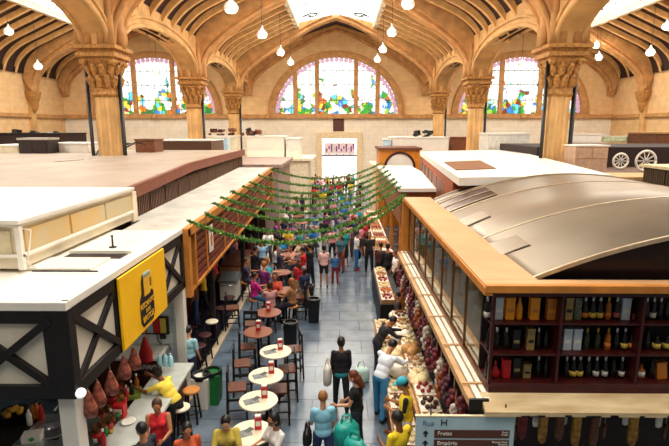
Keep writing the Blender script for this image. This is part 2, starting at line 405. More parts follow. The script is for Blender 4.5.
for x in (XL+7.5, NC-NW, NC+NW, NC-5.6, NC+5.6, XR-7.2): b.lathe([(.2, 0), (.26, .1), (.2, .35)], (x, YW-.3, SILL-.3), 10)
struct('trim_1', b, stone2)
# profile of one nave (u from the centre line)
CEIL = [(7.3, 10.0), (7.15, 10.5), (6.8, 11.1), (6.0, 11.75), (4.6, 12.4), (2.7, 13.25)]
ARCH = [(6.95, 8.75), (6.85, 9.4), (6.55, 10.0), (6.0, 10.55), (4.9, 11.35), (2.7, 12.6), (1.2, 13.35), (0, 13.75)]
def smoothp(pts, n=4):
    out = []
    for i in range(len(pts)-1):
        p0 = V(pts[max(i-1, 0)]); p1 = V(pts[i]); p2 = V(pts[i+1]); p3 = V(pts[min(i+2, len(pts)-1)])
        for k in range(n):
            t = k/n; out.append(tuple(.5*((2*p1)+(p2-p0)*t+(2*p0-5*p1+4*p2-p3)*t*t+(3*p1-p0-3*p2+p3)*t**3)))
    return out+[pts[-1]]
CS, AS = smoothp(CEIL), smoothp(ARCH)
def shift(ps, dz, du=0): return [(u+du, z+dz) for u, z in ps]
# ceiling boards
b = MB()
for c in cxs:
    for sg in (-1, 1):
        p = [(c+sg*u, z) for u, z in CS]; q = [(x, z+.15) for x, z in p]
        b.strip(p, q, 'Y', -1.5, YW)
struct('ceiling', b, ceilm)
# small ribs between the arches
b = MB()
for c in cxs:
    for sg in (-1, 1):
        inn = [(c+sg*(u-.05), z-.27) for u, z in CS[2:]]; inn = [(c+sg*7.12, 10.3)]+inn
        o_ = [(c+sg*7.2, 10.45)]+[(c+sg*u, z+.03) for u, z in CS[2:]]
        y = -1.0
        while y < YW:
            if all(abs(y-r) > .55 for r in YR) and not (c != NC and y < 3): b.strip(inn, o_, 'Y', y-.11, y+.11)
            y += 1.24
struct('ceiling_ribs', b, ribm)
# great transverse arches with roll mouldings
for yr in YR+(YW-.25,):
    b = MB()
    for c in cxs:
        full_i = [(c-u, z) for u, z in AS]+[(c+u, z) for u, z in AS[::-1][1:]]
        top = [(c-7.3, 8.8)]+[(c-7.3, 9.6)]*0
        def upper(u, z):
            return (min(7.35, u+.75) if z < 11 else u+.25, z+.5 if z > 9.3 else z+.15)
        ou = [upper(u, z) for u, z in AS]
        full_o = [(c-u, z) for u, z in ou]+[(c+u, z) for u, z in ou[::-1][1:]]
        hw = .33 if yr < 40 else .2
        b.strip(full_i, full_o, 'Y', yr-hw, yr+hw)
        b.strip([(x, z+.22) for x, z in full_i], [(x, z+.62) for x, z in full_o], 'Y', yr-hw-.22, yr+hw+.22)
        b.sm = True
        for dy in (-hw, hw): b.tube([(x, yr+dy, z+.02) for x, z in full_i], .09, 8)
        b.sm = False
    struct('ceiling_arch', b, stone2)
# arcade walls with arches from column to column
def arcade_poly(x0, x1):
    b = MB()
    ends = [YB+.1]+list(YR)+[YW]
    for i in range(len(ends)-1):
        ya, yb = ends[i], ends[i+1]
        a0 = ya+(.5 if ya in YR else 0); a1 = yb-(.5 if yb in YR else 0)
        if i == 0: a0 = yb-9.9+.5
        N = 16; inn = []; out = []
        rise = 1.35 if yb-ya > 6 else 1.0
        for k in range(N+1):
            t = pi*k/N; y = (a0+a1)/2-(a1-a0)/2*cos(t); z = 8.75+rise*sin(t)**.8
            if y < YB: continue
            inn.append((y, z)); out.append((y, 11.6))
        b.strip(inn, out, 'X', x0, x1)
        b.sm = True
        for x in (x0, x1): b.tube([(x, p[0], p[1]+.02) for p in inn], .09, 8)
        for x in (x0-.03, x1+.03): b.tube([(x, p[0], p[1]+.32) for p in inn], .06, 6)
        b.sm = False
    for y in YR: b.bb(x0, x1, y-.55, y+.55, 8.6, 11.6)
    return b
for sg in (-1, 1):
    struct('wall_arcade', arcade_poly(NC+sg*NW-.42, NC+sg*NW+.42), stone)
# skylights on the ridges : glass, glazing bars and curbs
skyg = mat('skylight_glass', '#fffdf6', .3, var=0, emit=3.2)
ironm = mat('grey_iron', '#4d5148', .5, .4, var=.1)
for c in cxs:
    for i, ya in enumerate((-1.5,)+YR):
        yb = (YR+(YW,))[i]
        if i == 4: continue
        gl = MB(); gl.prism([(c-2.7, 13.35), (c, 13.95), (c+2.7, 13.35), (c+2.7, 13.4), (c, 14.0), (c-2.7, 13.4)], 'Y', ya+.1, yb-.1)
        sk = struct('skylight', gl, skyg)
        cb = MB()
        for sg in (-1, 1): cb.bar((c+sg*2.7, ya, 13.2), (c+sg*2.7, yb, 13.2), .3, .45)
        struct('skylight_curb', cb, cream, parent=sk)
        gb = MB()
        for sg in (-1, 1):
            for k in range(1, 6):
                y = ya+.5+(yb-ya-1)*k/6; gb.bar((c+sg*2.7, y, 13.32), (c, y, 13.92), .05, .04)
            for t in (.33, .66): gb.bar((c+sg*2.7*(1-t), ya+.5, 13.3+.6*t), (c+sg*2.7*(1-t), yb-.5, 13.3+.6*t), .04, .04)
            for yy, dr in ((ya+1.2, 1), (yb-1.2, -1)):       # scrolls in the corners
                P = []
                for k in range(22):
                    a = k*.33; r = .75-.03*k; u = 1.6+r*cos(a)*.8; y = yy+dr*(.7+r*sin(a)); P.append((c+sg*u, y, 13.32+.6*(1-u/2.7)-.02))
                gb.tube(P, .05, 5)
        struct('skylight_bars', gb, ironm, parent=sk)
b = MB()
for c in cxs: b.prism([(c-2.9, 13.2), (c, 14.1), (c+2.9, 13.2), (c+2.9, 13.4), (c, 14.8), (c-2.9, 13.4)], 'Y', YR[-1]+.3, YW+.3)
struct('ceiling_ridge', b, ceilm)
# columns
def column(x, y, side):
    b = MB(); n = 16
    b.lathe([(.55, 0), (.55, .5), (.45, .6), (.41, .8), (.385, 7.25)], (x, y, 0), 8)
    b.sm = True
    for k in range(8):
        a = 2*pi*(k+.5)/8; b.tube([(x+.36*cos(a), y+.36*sin(a), .8), (x+.345*cos(a), y+.345*sin(a), 7.3)], .05, 8)
    b.sm = False
    o = struct('column', b, stone)
    c = MB()
    c.lathe([(.4, 7.2), (.47, 7.27), (.42, 7.36), (.42, 7.45), (.4, 7.5), (.42, 7.9), (.48, 8.15), (.6, 8.32)], (x, y, 0), 16)
    for r0, z0, nn in ((.42, 7.5, 12), (.45, 7.85, 12)):          # carved leaves
        for k in range(nn):
            a = 2*pi*(k+(.5 if z0 > 7.6 else 0))/nn
            pts = [(r0, z0), (r0+.05, z0+.18), (r0+.14, z0+.32), (r0+.17, z0+.27)]
            c.tube([(x+r*cos(a), y+r*sin(a), z) for r, z in pts], [.07, .1, .07, .02], 6)
    for w, z0, z1 in ((1.05, 8.3, 8.42), (1.25, 8.42, 8.55), (1.15, 8.55, 8.66), (1.4, 8.66, 8.78)): c.bb(x-w/2, x+w/2, y-w/2, y+w/2, z0, z1)
    for dx in (-.46, .46):
        for dy in (-.46, .46): c.ball((x+dx, y+dy, 8.28), .12)
    struct('column_capital', c, capm, parent=o)
    p = MB(); p.sm = True; p.tube([(x+side*.5, y-.1, 0), (x+side*.5, y-.1, 8.3)], .07, 8)  # black upright rods stand in for the shaded sides of the shaft
    if y < 20 and side > 0: p.tube([(x-.5, y-.25, 0), (x-.5, y-.25, 8.3)], .06, 8)
    struct('column_shade_strip', p, black, parent=o)
    s = MB()          # clustered shafts above the capital
    s.sm = True
    for dx in (-.5, -.2, .2, .5):
        for dy in (-.5, .5): s.tube([(x+dx, y+dy, 8.75), (x+dx, y+dy, 10.4)], .13, 8)
    for dx in (-.62, .62): s.tube([(x+dx, y, 8.75), (x+dx*.95, y, 9.8)], .16, 8)
    struct('column_shafts', s, stone2, parent=o)
for y in YR[1:]:
    column(NC-NW, y, 1); column(NC+NW, y, 1)
# brackets on the side walls
for x, sg in ((XL, 1), (XR, -1)):
    for y in YR[1:]:
        b = MB(); b.bb(x, x+sg*.35, y-.35, y+.35, 7.2, 8.8) if False else None
        b.bb(min(x, x+sg*.25), max(x, x+sg*.25), y-.25, y+.25, 5.4, 10.5)
        o = struct('pilaster', b, stone)
        c = MB(); c.lathe([(.08, 7.3), (.2, 7.5), (.3, 7.8), (.3, 8.0), (.45, 8.3), (.5, 8.5), (.55, 8.7), (.55, 8.8)], (x+sg*.3, y, 0), 12)
        struct('pilaster_bracket', c, capm, parent=o)
# stained windows
def glassmat(seed):
    m = bpy.data.materials.new('stained_glass'); m.use_nodes = True; nt = m.node_tree; L = nt.links.new
    b = nt.nodes['Principled BSDF']; b.inputs['Roughness'].default_value = .2; b.inputs['Base Color'].default_value = (.02, .02, .02, 1)
    tc = nt.nodes.new('ShaderNodeTexCoord'); mp = nt.nodes.new('ShaderNodeMapping'); mp.inputs['Location'].default_value = (seed*3.7, seed*1.3, seed*2.1)
    L(tc.outputs['Object'], mp.inputs[0])
    def noise(sc, det=3):
        n = nt.nodes.new('ShaderNodeTexNoise'); n.inputs['Scale'].default_value = sc; n.inputs['Detail'].default_value = det; L(mp.outputs[0], n.inputs['Vector']); return n
    vor = nt.nodes.new('ShaderNodeTexVoronoi'); vor.inputs['Scale'].default_value = 2.1; L(mp.outputs[0], vor.inputs['Vector'])
    # colour of the piece
    hue = nt.nodes.new('ShaderNodeSeparateColor'); L(vor.outputs['Color'], hue.inputs[0])
    rp = nt.nodes.new('ShaderNodeValToRGB'); rp.color_ramp.interpolation = 'CONSTANT'; e = rp.color_ramp.elements
    cols = [(0, '#2f8f2a'), (.18, '#e6b93c'), (.3, '#2c74b8'), (.42, '#1d6a34'), (.56, '#c9651d'), (.66, '#57b7cf'), (.78, '#7a2b1e'), (.88, '#84b23c')]
    e[0].position = 0; e[0].color = lin(cols[0][1]); e[1].position = .18; e[1].color = lin(cols[1][1])
    for p, cc in cols[2:]: q = e.new(p); q.color = lin(cc)
    L(hue.outputs[0], rp.inputs[0])
    # where: patches, thicker towards the sill (a landscape under a white sky)
    sp = nt.nodes.new('ShaderNodeSeparateXYZ'); L(tc.outputs['Object'], sp.inputs[0])
    hz = nt.nodes.new('ShaderNodeMapRange'); hz.inputs[1].default_value = H+(SILL+.2-H)*1.3; hz.inputs[2].default_value = H+(SILL+3.6-H)*1.3; hz.inputs[3].default_value = .2; hz.inputs[4].default_value = -.04
    L(sp.outputs['Z'], hz.inputs[0])
    n1 = noise(.85); ad = nt.nodes.new('ShaderNodeMath'); ad.operation = 'ADD'; L(n1.outputs['Fac'], ad.inputs[0]); L(hz.outputs[0], ad.inputs[1])
    th = nt.nodes.new('ShaderNodeMapRange'); th.inputs[1].default_value = .60; th.inputs[2].default_value = .66; L(ad.outputs[0], th.inputs[0])
    mx = nt.nodes.new('ShaderNodeMix'); mx.data_type = 'RGBA'; mx.inputs[6].default_value = (1, .97, .92, 1); L(rp.outputs[0], mx.inputs[7]); L(th.outputs[0], mx.inputs[0])
    # lead lines
    v2 = nt.nodes.new('ShaderNodeTexVoronoi'); v2.feature = 'DISTANCE_TO_EDGE'; v2.inputs['Scale'].default_value = 2.1; L(mp.outputs[0], v2.inputs['Vector'])
    ml = nt.nodes.new('ShaderNodeMapRange'); ml.inputs[1].default_value = .015; ml.inputs[2].default_value = .04; ml.inputs[3].default_value = .35; L(v2.outputs['Distance'], ml.inputs[0])
    m2 = nt.nodes.new('ShaderNodeMix'); m2.data_type = 'RGBA'; m2.blend_type = 'MULTIPLY'; m2.inputs[0].default_value = 1; L(mx.outputs[2], m2.inputs[6]); L(ml.outputs[0], m2.inputs[7])
    L(m2.outputs[2], b.inputs['Emission Color']); b.inputs['Emission Strength'].default_value = 1.7
    return m
bordm = mat('border_glass', '#c09ab4', .3, var=.5, scale=9, emit=.6)
for wi, c in enumerate(cxs):
    N = 32; e = .9
    w = empty('window_%d' % (wi+1)); w['kind'] = 'structure'
    arc = lambda r, n=N, z0=SILL: [(c-r*cos(pi*k/n), z0+r*sin(pi*k/n)*e) for k in range(n+1)]
    g = MB(); g.prism(arc(WR), 'Y', YW+.3, YW+.33)
    g.build('glass', glassmat(wi+1), w)
    f = MB(); f.strip(arc(WR-.02), arc(WR+.42), 'Y', YW-.14, YW+.4); f.strip(arc(WR+.38), arc(WR+.5), 'Y', YW-.24, YW)
    f.bb(c-WR-.4, c+WR+.4, YW-.16, YW+.3, SILL-.05, SILL+.1)
    f.build('window_frame', stone2, w)
    f = MB()
    for x in (-3.35, -1.58, 1.58, 3.35):
        z = SILL+sqrt(max(0, WR*WR-x*x))*e; f.bb(c+x-.17, c+x+.17, YW+.02, YW+.36, SILL, z)
    f.build('mullion', stone2, w)
    f = MB()
    for z in (SILL+1.2, SILL+2.4, SILL+3.5):
        x = sqrt(max(0, WR*WR-((z-SILL)/e)**2)); f.bb(c-x, c+x, YW+.26, YW+.3, z-.03, z+.03)
    for k in range(-9, 10):
        x = k*.53
        if abs(x) < WR: f.bb(c+x-.015, c+x+.015, YW+.27, YW+.3, SILL, SILL+sqrt(WR*WR-x*x)*e)
    f.build('glazing_bars', ironm, w)
    f = MB()
    for k in range(1, 40):       # scalloped border of small rounds
        a = pi*k/40; f.lathe([(.19, 0), (.19, .03)], (c-(WR-.2)*cos(a), YW+.27, SILL+(WR-.2)*sin(a)*e), 8, tilt=Matrix.Rotation(pi/2, 3, 'X'))
    f.build('scalloped_border', bordm, w)
# entrance
b = MB(); b.bb(-1.95, -1.5, YW-.35, YW+.5, 0, 5.35); b.bb(1.4, 1.85, YW-.35, YW+.5, 0, 5.35); b.bb(-1.95, 1.85, YW-.37, YW+.5, 5.35, 5.85)
d = struct('door_1', b, mat('door_stone', '#ecd2a8', .7))
b = MB(); b.bb(-1.5, 1.4, YW, YW+.15, 3.9, 4.05)
for x in (-.9, -.3, .3, .85): b.bb(x-.03, x+.03, YW+.02, YW+.1, 4.05, 5.35)
struct('transom', b, mat('mauve_metal', '#8f7f92', .5), parent=d)
glare = mat('street_daylight', '#fff4ea', .5, var=0, emit=2.6)
b = MB(); b.bb(-5, 5, 50, 50.1, 0, 8); struct('street_glow_sheet', b, glare)  # glowing sheet added beyond the entrance in place of daylight outside
b = MB(); b.bb(-.58, .32, YW-.12, YW-.05, 5.95, 6.95)
tag(b.build('wall_plaque', mat('plaque_brown', '#5a2a18', .5)), 'square brown plaque on the far wall above the bright entrance', 'plaque')
# entrance banners with red and blue writing-like marks
rng = random.Random(5)
bn = empty('hanging_banner', (0, YW-.4, 4.1), 0, 'white banner with mauve emblem marks hanging in the far entrance', 'banner')
MB().bb(-1.3, 1.2, -.02, 0, 0, .9).build('cloth', mat('banner_white', '#f3dfe0', .8), bn)
b = MB()
for k in range(12): x = -1.15+k*.2; b.bb(x, x+.12, -.035, -.02, .2+.2*(k % 2), .45+.2*(k % 3))
b.build('printed_marks', mat('banner_mauve', '#8a3f86', .8), bn)
# the hall is larger than the market inside it: set its true distance and size
def hall_point(v): return V((v[0]*KS, v[1]*KS, max(0, H+(v[2]-H)*KS)))
for o in [o for o in bpy.data.objects if o not in HALL0]:
    if o.type == 'MESH' and o.location.length < 1e-6 and (o.parent is None or o.parent.location.length < 1e-6):
        for v in o.data.vertices: v.co = hall_point(v.co)
    elif o.parent is None and o.location.length > 1e-6: o.location = hall_point(o.location); o.scale = (KS,)*3
struct('floor', MB().bb(-31, 31, YB*1.3, 68, -.3, 0), floorm)
# ================================================================= HALF-TIMBERED STALL (front left)
tiles = brickmat('kitchen_tile', '#dfeaea', '#d3e2e4', '#a9b9bb', .3, .3, .008, .2, 'XZ', offset=0, noise=.1)
infill = mat('plaster_infill', '#e6dcc8', .8, var=.12, scale=2)
yellowm = mat('sign_yellow', '#ffc000', .55, var=.06, scale=3)
goldm = mat('sign_gold', '#f3b928', .5, var=.1)
glassm = mat('clear_glass', '#eef4f2', .05, var=0, trans=.9)
def text(name, s, size, mt, parent, loc, rot=(R(90), 0, 0), ext=.003, align='CENTER'):
    cu = bpy.data.curves.new(name, 'FONT'); cu.body = s; cu.size = size; cu.extrude = ext; cu.align_x = align; cu.align_y = 'CENTER'
    t = bpy.data.objects.new(name, cu); COL.objects.link(t); cu.materials.append(mt); t.parent = parent; t.location = loc; t.rotation_euler = rot
    me = bpy.data.meshes.new_from_object(t); me.name = name; bpy.data.objects.remove(t); t = bpy.data.objects.new(name, me); COL.objects.link(t)
    if not me.materials: me.materials.append(mt)
    t.parent = parent; t.location = loc; t.rotation_euler = rot; return t
LX, LY0, LY1, LB, LT = -3.6, 6.05, 10.75, 2.6, 3.88
st = empty('market_stall', (LX, LY0, 0), 0, 'half-timbered market stall with dark crossed beams, cream infill and white flat roof', 'stall')
def pm(b, name, m, parent=st, smooth=None):    # build in world coordinates under a placed parent
    o = b.build(name, m, parent, smooth); o.matrix_parent_inverse = Matrix.Translation(parent.location).inverted(); return o
FX = -9.5
b = MB(); b.bb(FX, LX-.02, LY0+.02, LY1, LT, LT+.06); b.bb(FX, LX-.02, LY0, LY1, LT-.1, LT-.02)
rf = pm(b, 'roof', white)
b = MB(); b.bb(FX, LX+.05, LY0-.06, LY0+.06, LT-.02, LT+.1); b.bb(LX-.06, LX+.05, LY0, LY1, LT-.02, LT+.1)
pm(b, 'roof_edge_trim', white, st)
b = MB(); b.bb(FX, LX-.03, LY0, LY0+.08, LB+.05, LT-.05); b.bb(LX-.08, LX-.01, LY0+.05, LY1, LB+.05, LT-.05)
pm(b, 'infill_panel', infill, st)
b = MB()
for z in (LB+.1, LT-.1): b.bb(FX, LX+.04, LY0-.05, LY0+.05, z-.1, z+.1); b.bb(LX-.05, LX+.05, LY0+.055, LY1, z-.1, z+.1)
b.bb(LX-.3, LX+.056, LY0-.056, LY0+.12, LB+.004, LT-.004)
xx = [LX-.2, LX-1.45, LX-2.75, LX-4.0]
for i in range(3):
    x0, x1 = xx[i], xx[i+1]
    for p, q, dy in (((x0, LT-.15), (x1, LB+.15), .02), ((x0, LB+.15), (x1, LT-.15), .006)): b.bar((p[0], LY0-dy, p[1]), (q[0], LY0-dy, q[1]), .1, .12, up=(0, 1, 0))
    b.bb(x1-.07, x1+.07, LY0-.05, LY0+.05, LB, LT)
ys1 = atx(117, 320, LX).y; ys2 = atx(159.5, 280, LX).y
for ya, yb in ((LY0+.1, ys1), (ys2, LY1-.1)):
    b.bar((LX, ya, LT-.15), (LX, yb, LB+.15), .1, .13, up=(1, 0, 0)); b.bar((LX, ya, LB+.15), (LX, yb, LT-.15), .1, .09, up=(1, 0, 0))
for y in (ys1, ys2, LY1-.05): b.bb(LX-.05, LX+.05, y-.07, y+.07, LB, LT)
pm(b, 'timber_beams', dark, st)
b = MB(); b.bb(LX-.28, LX-.04, LY0+.06, LY0+.3, 0, LB+.02); pm(b, 'corner_post', white, st)
b = MB(); b.bb(LX-.2, LX+.02, LY1-.12, LY1+.08, 0, LB); pm(b, 'end_post', white, st)
b = MB(); b.bb(-8.5, LX-.15, LY1, LY1+.1, 0, LB); tw = pm(b, 'tiled_back_wall', tiles, st)
b = MB(); b.bb(-8.6, -8.5, LY0, LY1, 0, LB); pm(b, 'side_wall', tiles, st)
hb = MB(); h0 = atz(33, 275, LT); h1 = atz(99, 275, LT)
hb.bb(h0.x, h1.x, h0.y-.02, h0.y+.0, LT+.06, LT+.08)
pm(hb, 'roof_joint', dark, st); hb = MB()
q = [atz(83, 262, LT), atz(126, 262, LT), atz(131, 256, LT), atz(66, 262, LT)]
c1 = (atz(98, 259, LT)); hb.bb(c1.x-.55, c1.x+.5, c1.y-.2, c1.y+.12, LT+.055, LT+.07)
pm(hb, 'roof_opening', black, st)
b = MB(); b.bb(c1.x-.6, c1.x+.55, c1.y+.14, c1.y+.2, LT+.06, LT+.12); b.bb(c1.x-.75, c1.x+.35, c1.y-.95, c1.y-.25, LT+.07, LT+.1); pm(b, 'roof_hatch', white, st)
lv = atz(113, 248, LT+.05)
b = MB(); b.lathe([(.07, 0), (.07, .02), (.02, .03), (.015, .2), (.03, .24)], (lv.x, lv.y, LT+.06), 10); pm(b, 'vent_spigot', black, st)
b = MB(); b.ball((LX+.1, LY0-.02, LB+.08), .07, 12, 8); pm(b, 'bulkhead_lamp', mat('lamp_white', '#ffffff', .4, var=0, emit=.6), st)
# yellow sign with the mug
sg = empty('hanging_sign', (LX+.09, (ys1+ys2)/2, (LB+LT)/2), R(90), 'yellow shop sign with a black bottle shape and beer mug on the half-timbered stall', 'sign')
w2 = (ys2-ys1)/2+.05
MB().bb(-w2, w2, -.02, .02, -.6, .62).build('board', yellowm, sg)
b = MB(); b.prism([(-.13, .42), (-.2, .3), (-.2, .1), (-.3, -.02), (-.3, -.42), (-.22, -.52), (.22, -.52), (.3, -.42), (.3, -.02), (.2, .1), (.2, .3), (.13, .42)], 'Y', -.035, -.02); b.build('emblem', black, sg)
b = MB(); b.bb(-.13, .12, -.05, -.035, .02, .36); b.strip([(.12, .1), (.2, .12), (.2, .28), (.12, .3)], [(.12, .05), (.25, .08), (.25, .32), (.12, .35)], 'Y', -.05, -.035); b.build('mug', goldm, sg)
b = MB(); 
for k in range(5): b.ball((-.11+k*.055, -.045, .4), (.045, .02, .05))
b.build('mug_foam', mat('foam_teal', '#9fb5a4', .7), sg)
for z, s, zz in ((-.14, 'RECANTO', .14), (-.27, 'DOS', .1), (-.4, 'BRITOS', .15)): text('lettering', s, zz, goldm, sg, (0, -.04, z))
# inside : worktops, sink, shelf
greyst = mat('grey_counter', '#b9bcb4', .35, var=.15, scale=5)
wk = empty('serving_counter', (LX+.05, 8, 0), 0, 'long grey-topped serving counter with wooden front along the aisle side of the half-timbered stall', 'counter')
b = MB(); b.bb(LX-.35, LX+.35, 6.3, 10.1, 1.0, 1.06); pm(b, 'worktop', greyst, wk)
b = MB(); b.bb(LX-.25, LX+.2, 6.4, 10.0, .08, 1.0); pm(b, 'front_panel', wood, wk)
b = MB(); b.bb(LX-.2, LX+.12, 6.45, 9.95, 0, .08); pm(b, 'plinth', black, wk)
b2 = empty('kitchen_counter', (-5, 10.3, 0), 0, 'pale worktop before the white tiled wall at the back of the stall', 'counter')
b = MB(); b.bb(-6.5, LX-.42, 10.05, 10.74, 1.12, 1.18); pm(b, 'worktop', white, b2)
b = MB(); b.bb(-6.4, LX-.5, 10.12, 10.7, 0, 1.12); pm(b, 'base_cabinet', wood, b2)
sk = empty('sink_counter', (-4.6, 6.7, 0), 0, 'steel sink counter with oval basin behind the white corner post', 'sink')
sx = atz(52, 430, .95); X0, X1 = sx.x-.42, LX-.4
b = MB(); b.bb(X0, X1, sx.y-.45, sx.y-.28, .9, .95); b.bb(X0, X1, sx.y+.26, sx.y+.5, .9, .95); b.bb(X0, sx.x-.26, sx.y-.28, sx.y+.26, .9, .95); b.bb(sx.x+.26, X1, sx.y-.28, sx.y+.26, .9, .95); pm(b, 'worktop', steel, sk)
b = MB(); b.sm = True; b.lathe([(.34, .955), (.3, .965), (.27, .955), (.24, .85), (.12, .78), (0, .78)], (sx.x, sx.y, 0), 24, (.95, .85)); b.lathe([(.025, .785), (.02, .79)], (sx.x, sx.y, 0), 10); pm(b, 'basin', steel, sk)
b = MB(); b.sm = True; b.tube([(sx.x, sx.y+.3, .95), (sx.x, sx.y+.3, 1.2), (sx.x, sx.y+.24, 1.27), (sx.x, sx.y+.12, 1.25)], .018); pm(b, 'tap', chrome, sk)
b = MB(); b.bb(X0+.05, X1-.05, sx.y-.4, sx.y+.45, 0, .9); pm(b, 'cabinet', wood, sk)
dc = empty('display_counter', (sx.x-1.2, 6.6, 0), 0, 'dark wooden counter with bar snacks under the front of the half-timbered stall', 'counter')
b = MB(); b.bb(-7.4, X0-.03, sx.y-.5, sx.y+.5, .88, .94); pm(b, 'worktop', dark, dc)
b = MB(); b.bb(-7.3, X0-.1, sx.y-.42, sx.y+.42, 0, .88); pm(b, 'cabinet', dark, dc)
# ================================================================= CREAM ROOF BOX, BIG BROWN ROOF
cb_ = empty('rooftop_cabin', (-7, 9.5, 3.95), 0, 'low cream rooftop cabin with tan side panels standing on the white roof', 'cabin')
b = MB(); b.bb(-12, -5.05, 7.45, 11.65, 4.0, 4.72); pm(b, 'wall', cream, cb_)
b = MB(); b.bb(-12, -4.98, 7.38, 11.7, 4.7, 4.76); b.bb(-12, -4.95, 7.35, 11.7, 4.74, 4.8); pm(b, 'roof', white, cb_)
tanp = mat('tan_panel', '#d2a860', .6, col2='#c2b490', scale=1.2, var=.3)
for i in range(3):
    b = MB(); b.bb(-5.05, -5.0, 7.55+i*1.37, 8.85+i*1.37, 4.26, 4.62); pm(b, 'side_panel', tanp, cb_)
for i in range(4):
    b = MB(); b.bb(-5.15-(i+1)*1.5+.06, -5.15-i*1.5, 7.4, 7.46, 4.26, 4.62); pm(b, 'front_panel', mat('beige_panel', '#cdbd9c', .7), cb_)
b = MB(); b.bb(-12, -4.98, 7.39, 7.42, 4.2, 4.25); b.bb(-5.02, -4.97, 7.4, 11.6, 4.2, 4.25); b.bb(-5.06, -4.97, 7.38, 7.46, 4.0, 4.72); pm(b, 'edge_strip', white, cb_)
b = MB(); b.sm = True; b.tube([(-5.3, 7.34, 4.75), (-4.93, 7.6, 4.6), (-4.93, 7.5, 4.3), (-4.95, 7.45, 4.1), (-4.92, 7.6, 3.97)], .012, 6)
tag(b.build('loose_cable', white), 'thin white cable hanging over the corner of the cream rooftop cabin', 'cable')
roofbr = mat('taupe_roof', '#b9a896', .55, col2='#9f8d7d', scale=.7, lo=.3, hi=.75)
fasc = mat('brown_fascia', '#7d3f2a', .5, var=.2)
slat = mat('brown_slat', '#5d3c26', .55, var=.3, scale=10, stretch=(6, 6, 1))
def zr(y): return 4.72+(y-11.8)*.0185
rb = empty('flat_roof', (-12, 18, 4.8), 0, 'wide taupe flat roof with reddish edge and brown slatted side, left of the aisle', 'roof')
def slab(b, x0, x1, y0, y1, z0, z1, t):
    vs = [(x0, y0, z0), (x1, y0, z0), (x1, y1, z1), (x0, y1, z1)]; vs = vs+[(x, y, z-t) for x, y, z in vs]
    return b.add(vs, [(0, 1, 2, 3), (7, 6, 5, 4), (0, 4, 5, 1), (1, 5, 6, 2), (2, 6, 7, 3), (3, 7, 4, 0)])
b = MB(); slab(b, -22, -5.2, 11.95, 17, 4.74, 5.0, .2); slab(b, -22, -5.2, 17, 26.4, 5.0, 5.04, .24); pm(b, 'deck', roofbr, rb)
b = MB(); slab(b, -5.25, -5.1, 11.8, 17, 4.77, 5.03, .3); slab(b, -5.25, -5.1, 17, 26.45, 5.03, 5.07, .3); pm(b, 'edge_fascia', fasc, rb)
b = MB(); b.bb(-22, -5.3, 11.78, 12.0, 4.66, 4.76); pm(b, 'front_edge', mat('zinc_edge', '#c6d0da', .4, .3), rb)
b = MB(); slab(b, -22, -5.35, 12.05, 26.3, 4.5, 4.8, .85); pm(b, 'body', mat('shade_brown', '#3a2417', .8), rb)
for i in range(12):
    ya = 12.05+i*1.19; b = MB(); slab(b, -5.32, -5.24, ya+.05, ya+1.12, zr(ya)-.24, zr(ya+1.1)-.24, .62)
    for k in range(9): b.bb(-5.24, -5.21, ya+.1+k*.12, ya+.16+k*.12, zr(ya)-.84, zr(ya)-.26)
    pm(b, 'louvre_panel', slat, rb)
b = MB(); b.bb(-5.55, -5.0, 11.66, 11.9, 3.95, 4.68); pm(b, 'end_pillar', cream, rb)
# ================================================================= SLATTED STALL B
def zb(y): return 3.92+(y-10.8)*.019
sb = empty('market_stall', (LX, 18, 0), 0, 'long market stall with a sloping slatted sign wall framed in orange wood', 'stall')
b = MB(); slab(b, -4.95, LX+.02, 10.85, 25.4, zb(10.85), zb(25.4), .12); slab(b, -5.22, -4.95, 11.95, 25.4, zb(11.95), zb(25.4), .12); pm(b, 'roof', mat('grey_roof', '#d5cfc4', .6, col2='#b5b0a8', scale=1.4), sb)
b = MB()
slab(b, LX, LX+.14, 10.9, 25.3, zb(10.9)+.02, zb(25.3)+.02, .2); slab(b, LX, LX+.1, 10.9, 25.3, 2.42, 2.9, .07)
for y in (10.98, 25.2): b.bb(LX, LX+.14, y-.1, y+.1, 2.3, zb(y))
b.bb(LX, LX+.12, 11.45, 11.55, 2.4, zb(11.5))
pm(b, 'sign_frame', orange, sb)
b = MB(); slab(b, LX-.02, LX+.03, 11, 25.2, zb(11)-.1, zb(25.2)-.1, 1.45); pm(b, 'sign_backing', dark, sb)
b = MB()
for i in range(7):
    f = (i+.5)/7; z0 = 2.42+(zb(11)-2.55)*f; z1 = 2.9+(zb(25.2)-3.0)*f; slab(b, LX+.03, LX+.07, 11.6, 25.1, z0+.07, z1+.06, .12)
pm(b, 'sign_slats', mat('slat_rust', '#7e3a1c', .5, var=.3, scale=4, stretch=(1, 1, 6)), sb)
for y in (12.6, 14.6, 16.6, 18.6, 20.6, 22.6, 24.3): b = MB(); b.bb(LX+.06, LX+.09, y-.03, y+.03, 2.45, zb(y)-.1); pm(b, 'sign_batten', orange, sb)
b = MB(); b.bb(-8.4, -8.3, 11, 25.2, 0, 3.7); b.bb(-8.4, LX-.3, 25.1, 25.2, 0, 3.7); pm(b, 'back_wall', mat('maroon_wall', '#3d1414', .6, var=.3), sb)
for y, k in ((13.6, 0), (18.2, 1), (21.5, 2)):
    b = MB(); b.bb(LX-.2, LX-.05, y-.08, y+.08, 0, 2.45+.03*(y-11)); pm(b, 'post', dark, sb)
pp = aty(212, 237, 0) if False else atx(211, 238, LX+.1)
po = empty('wall_poster', (LX+.1, pp.y, pp.z), R(90), 'white poster with a small orange picture on the slatted sign wall', 'poster')
MB().bb(-.2, .2, -.01, .01, -.36, .36).build('paper', white, po)
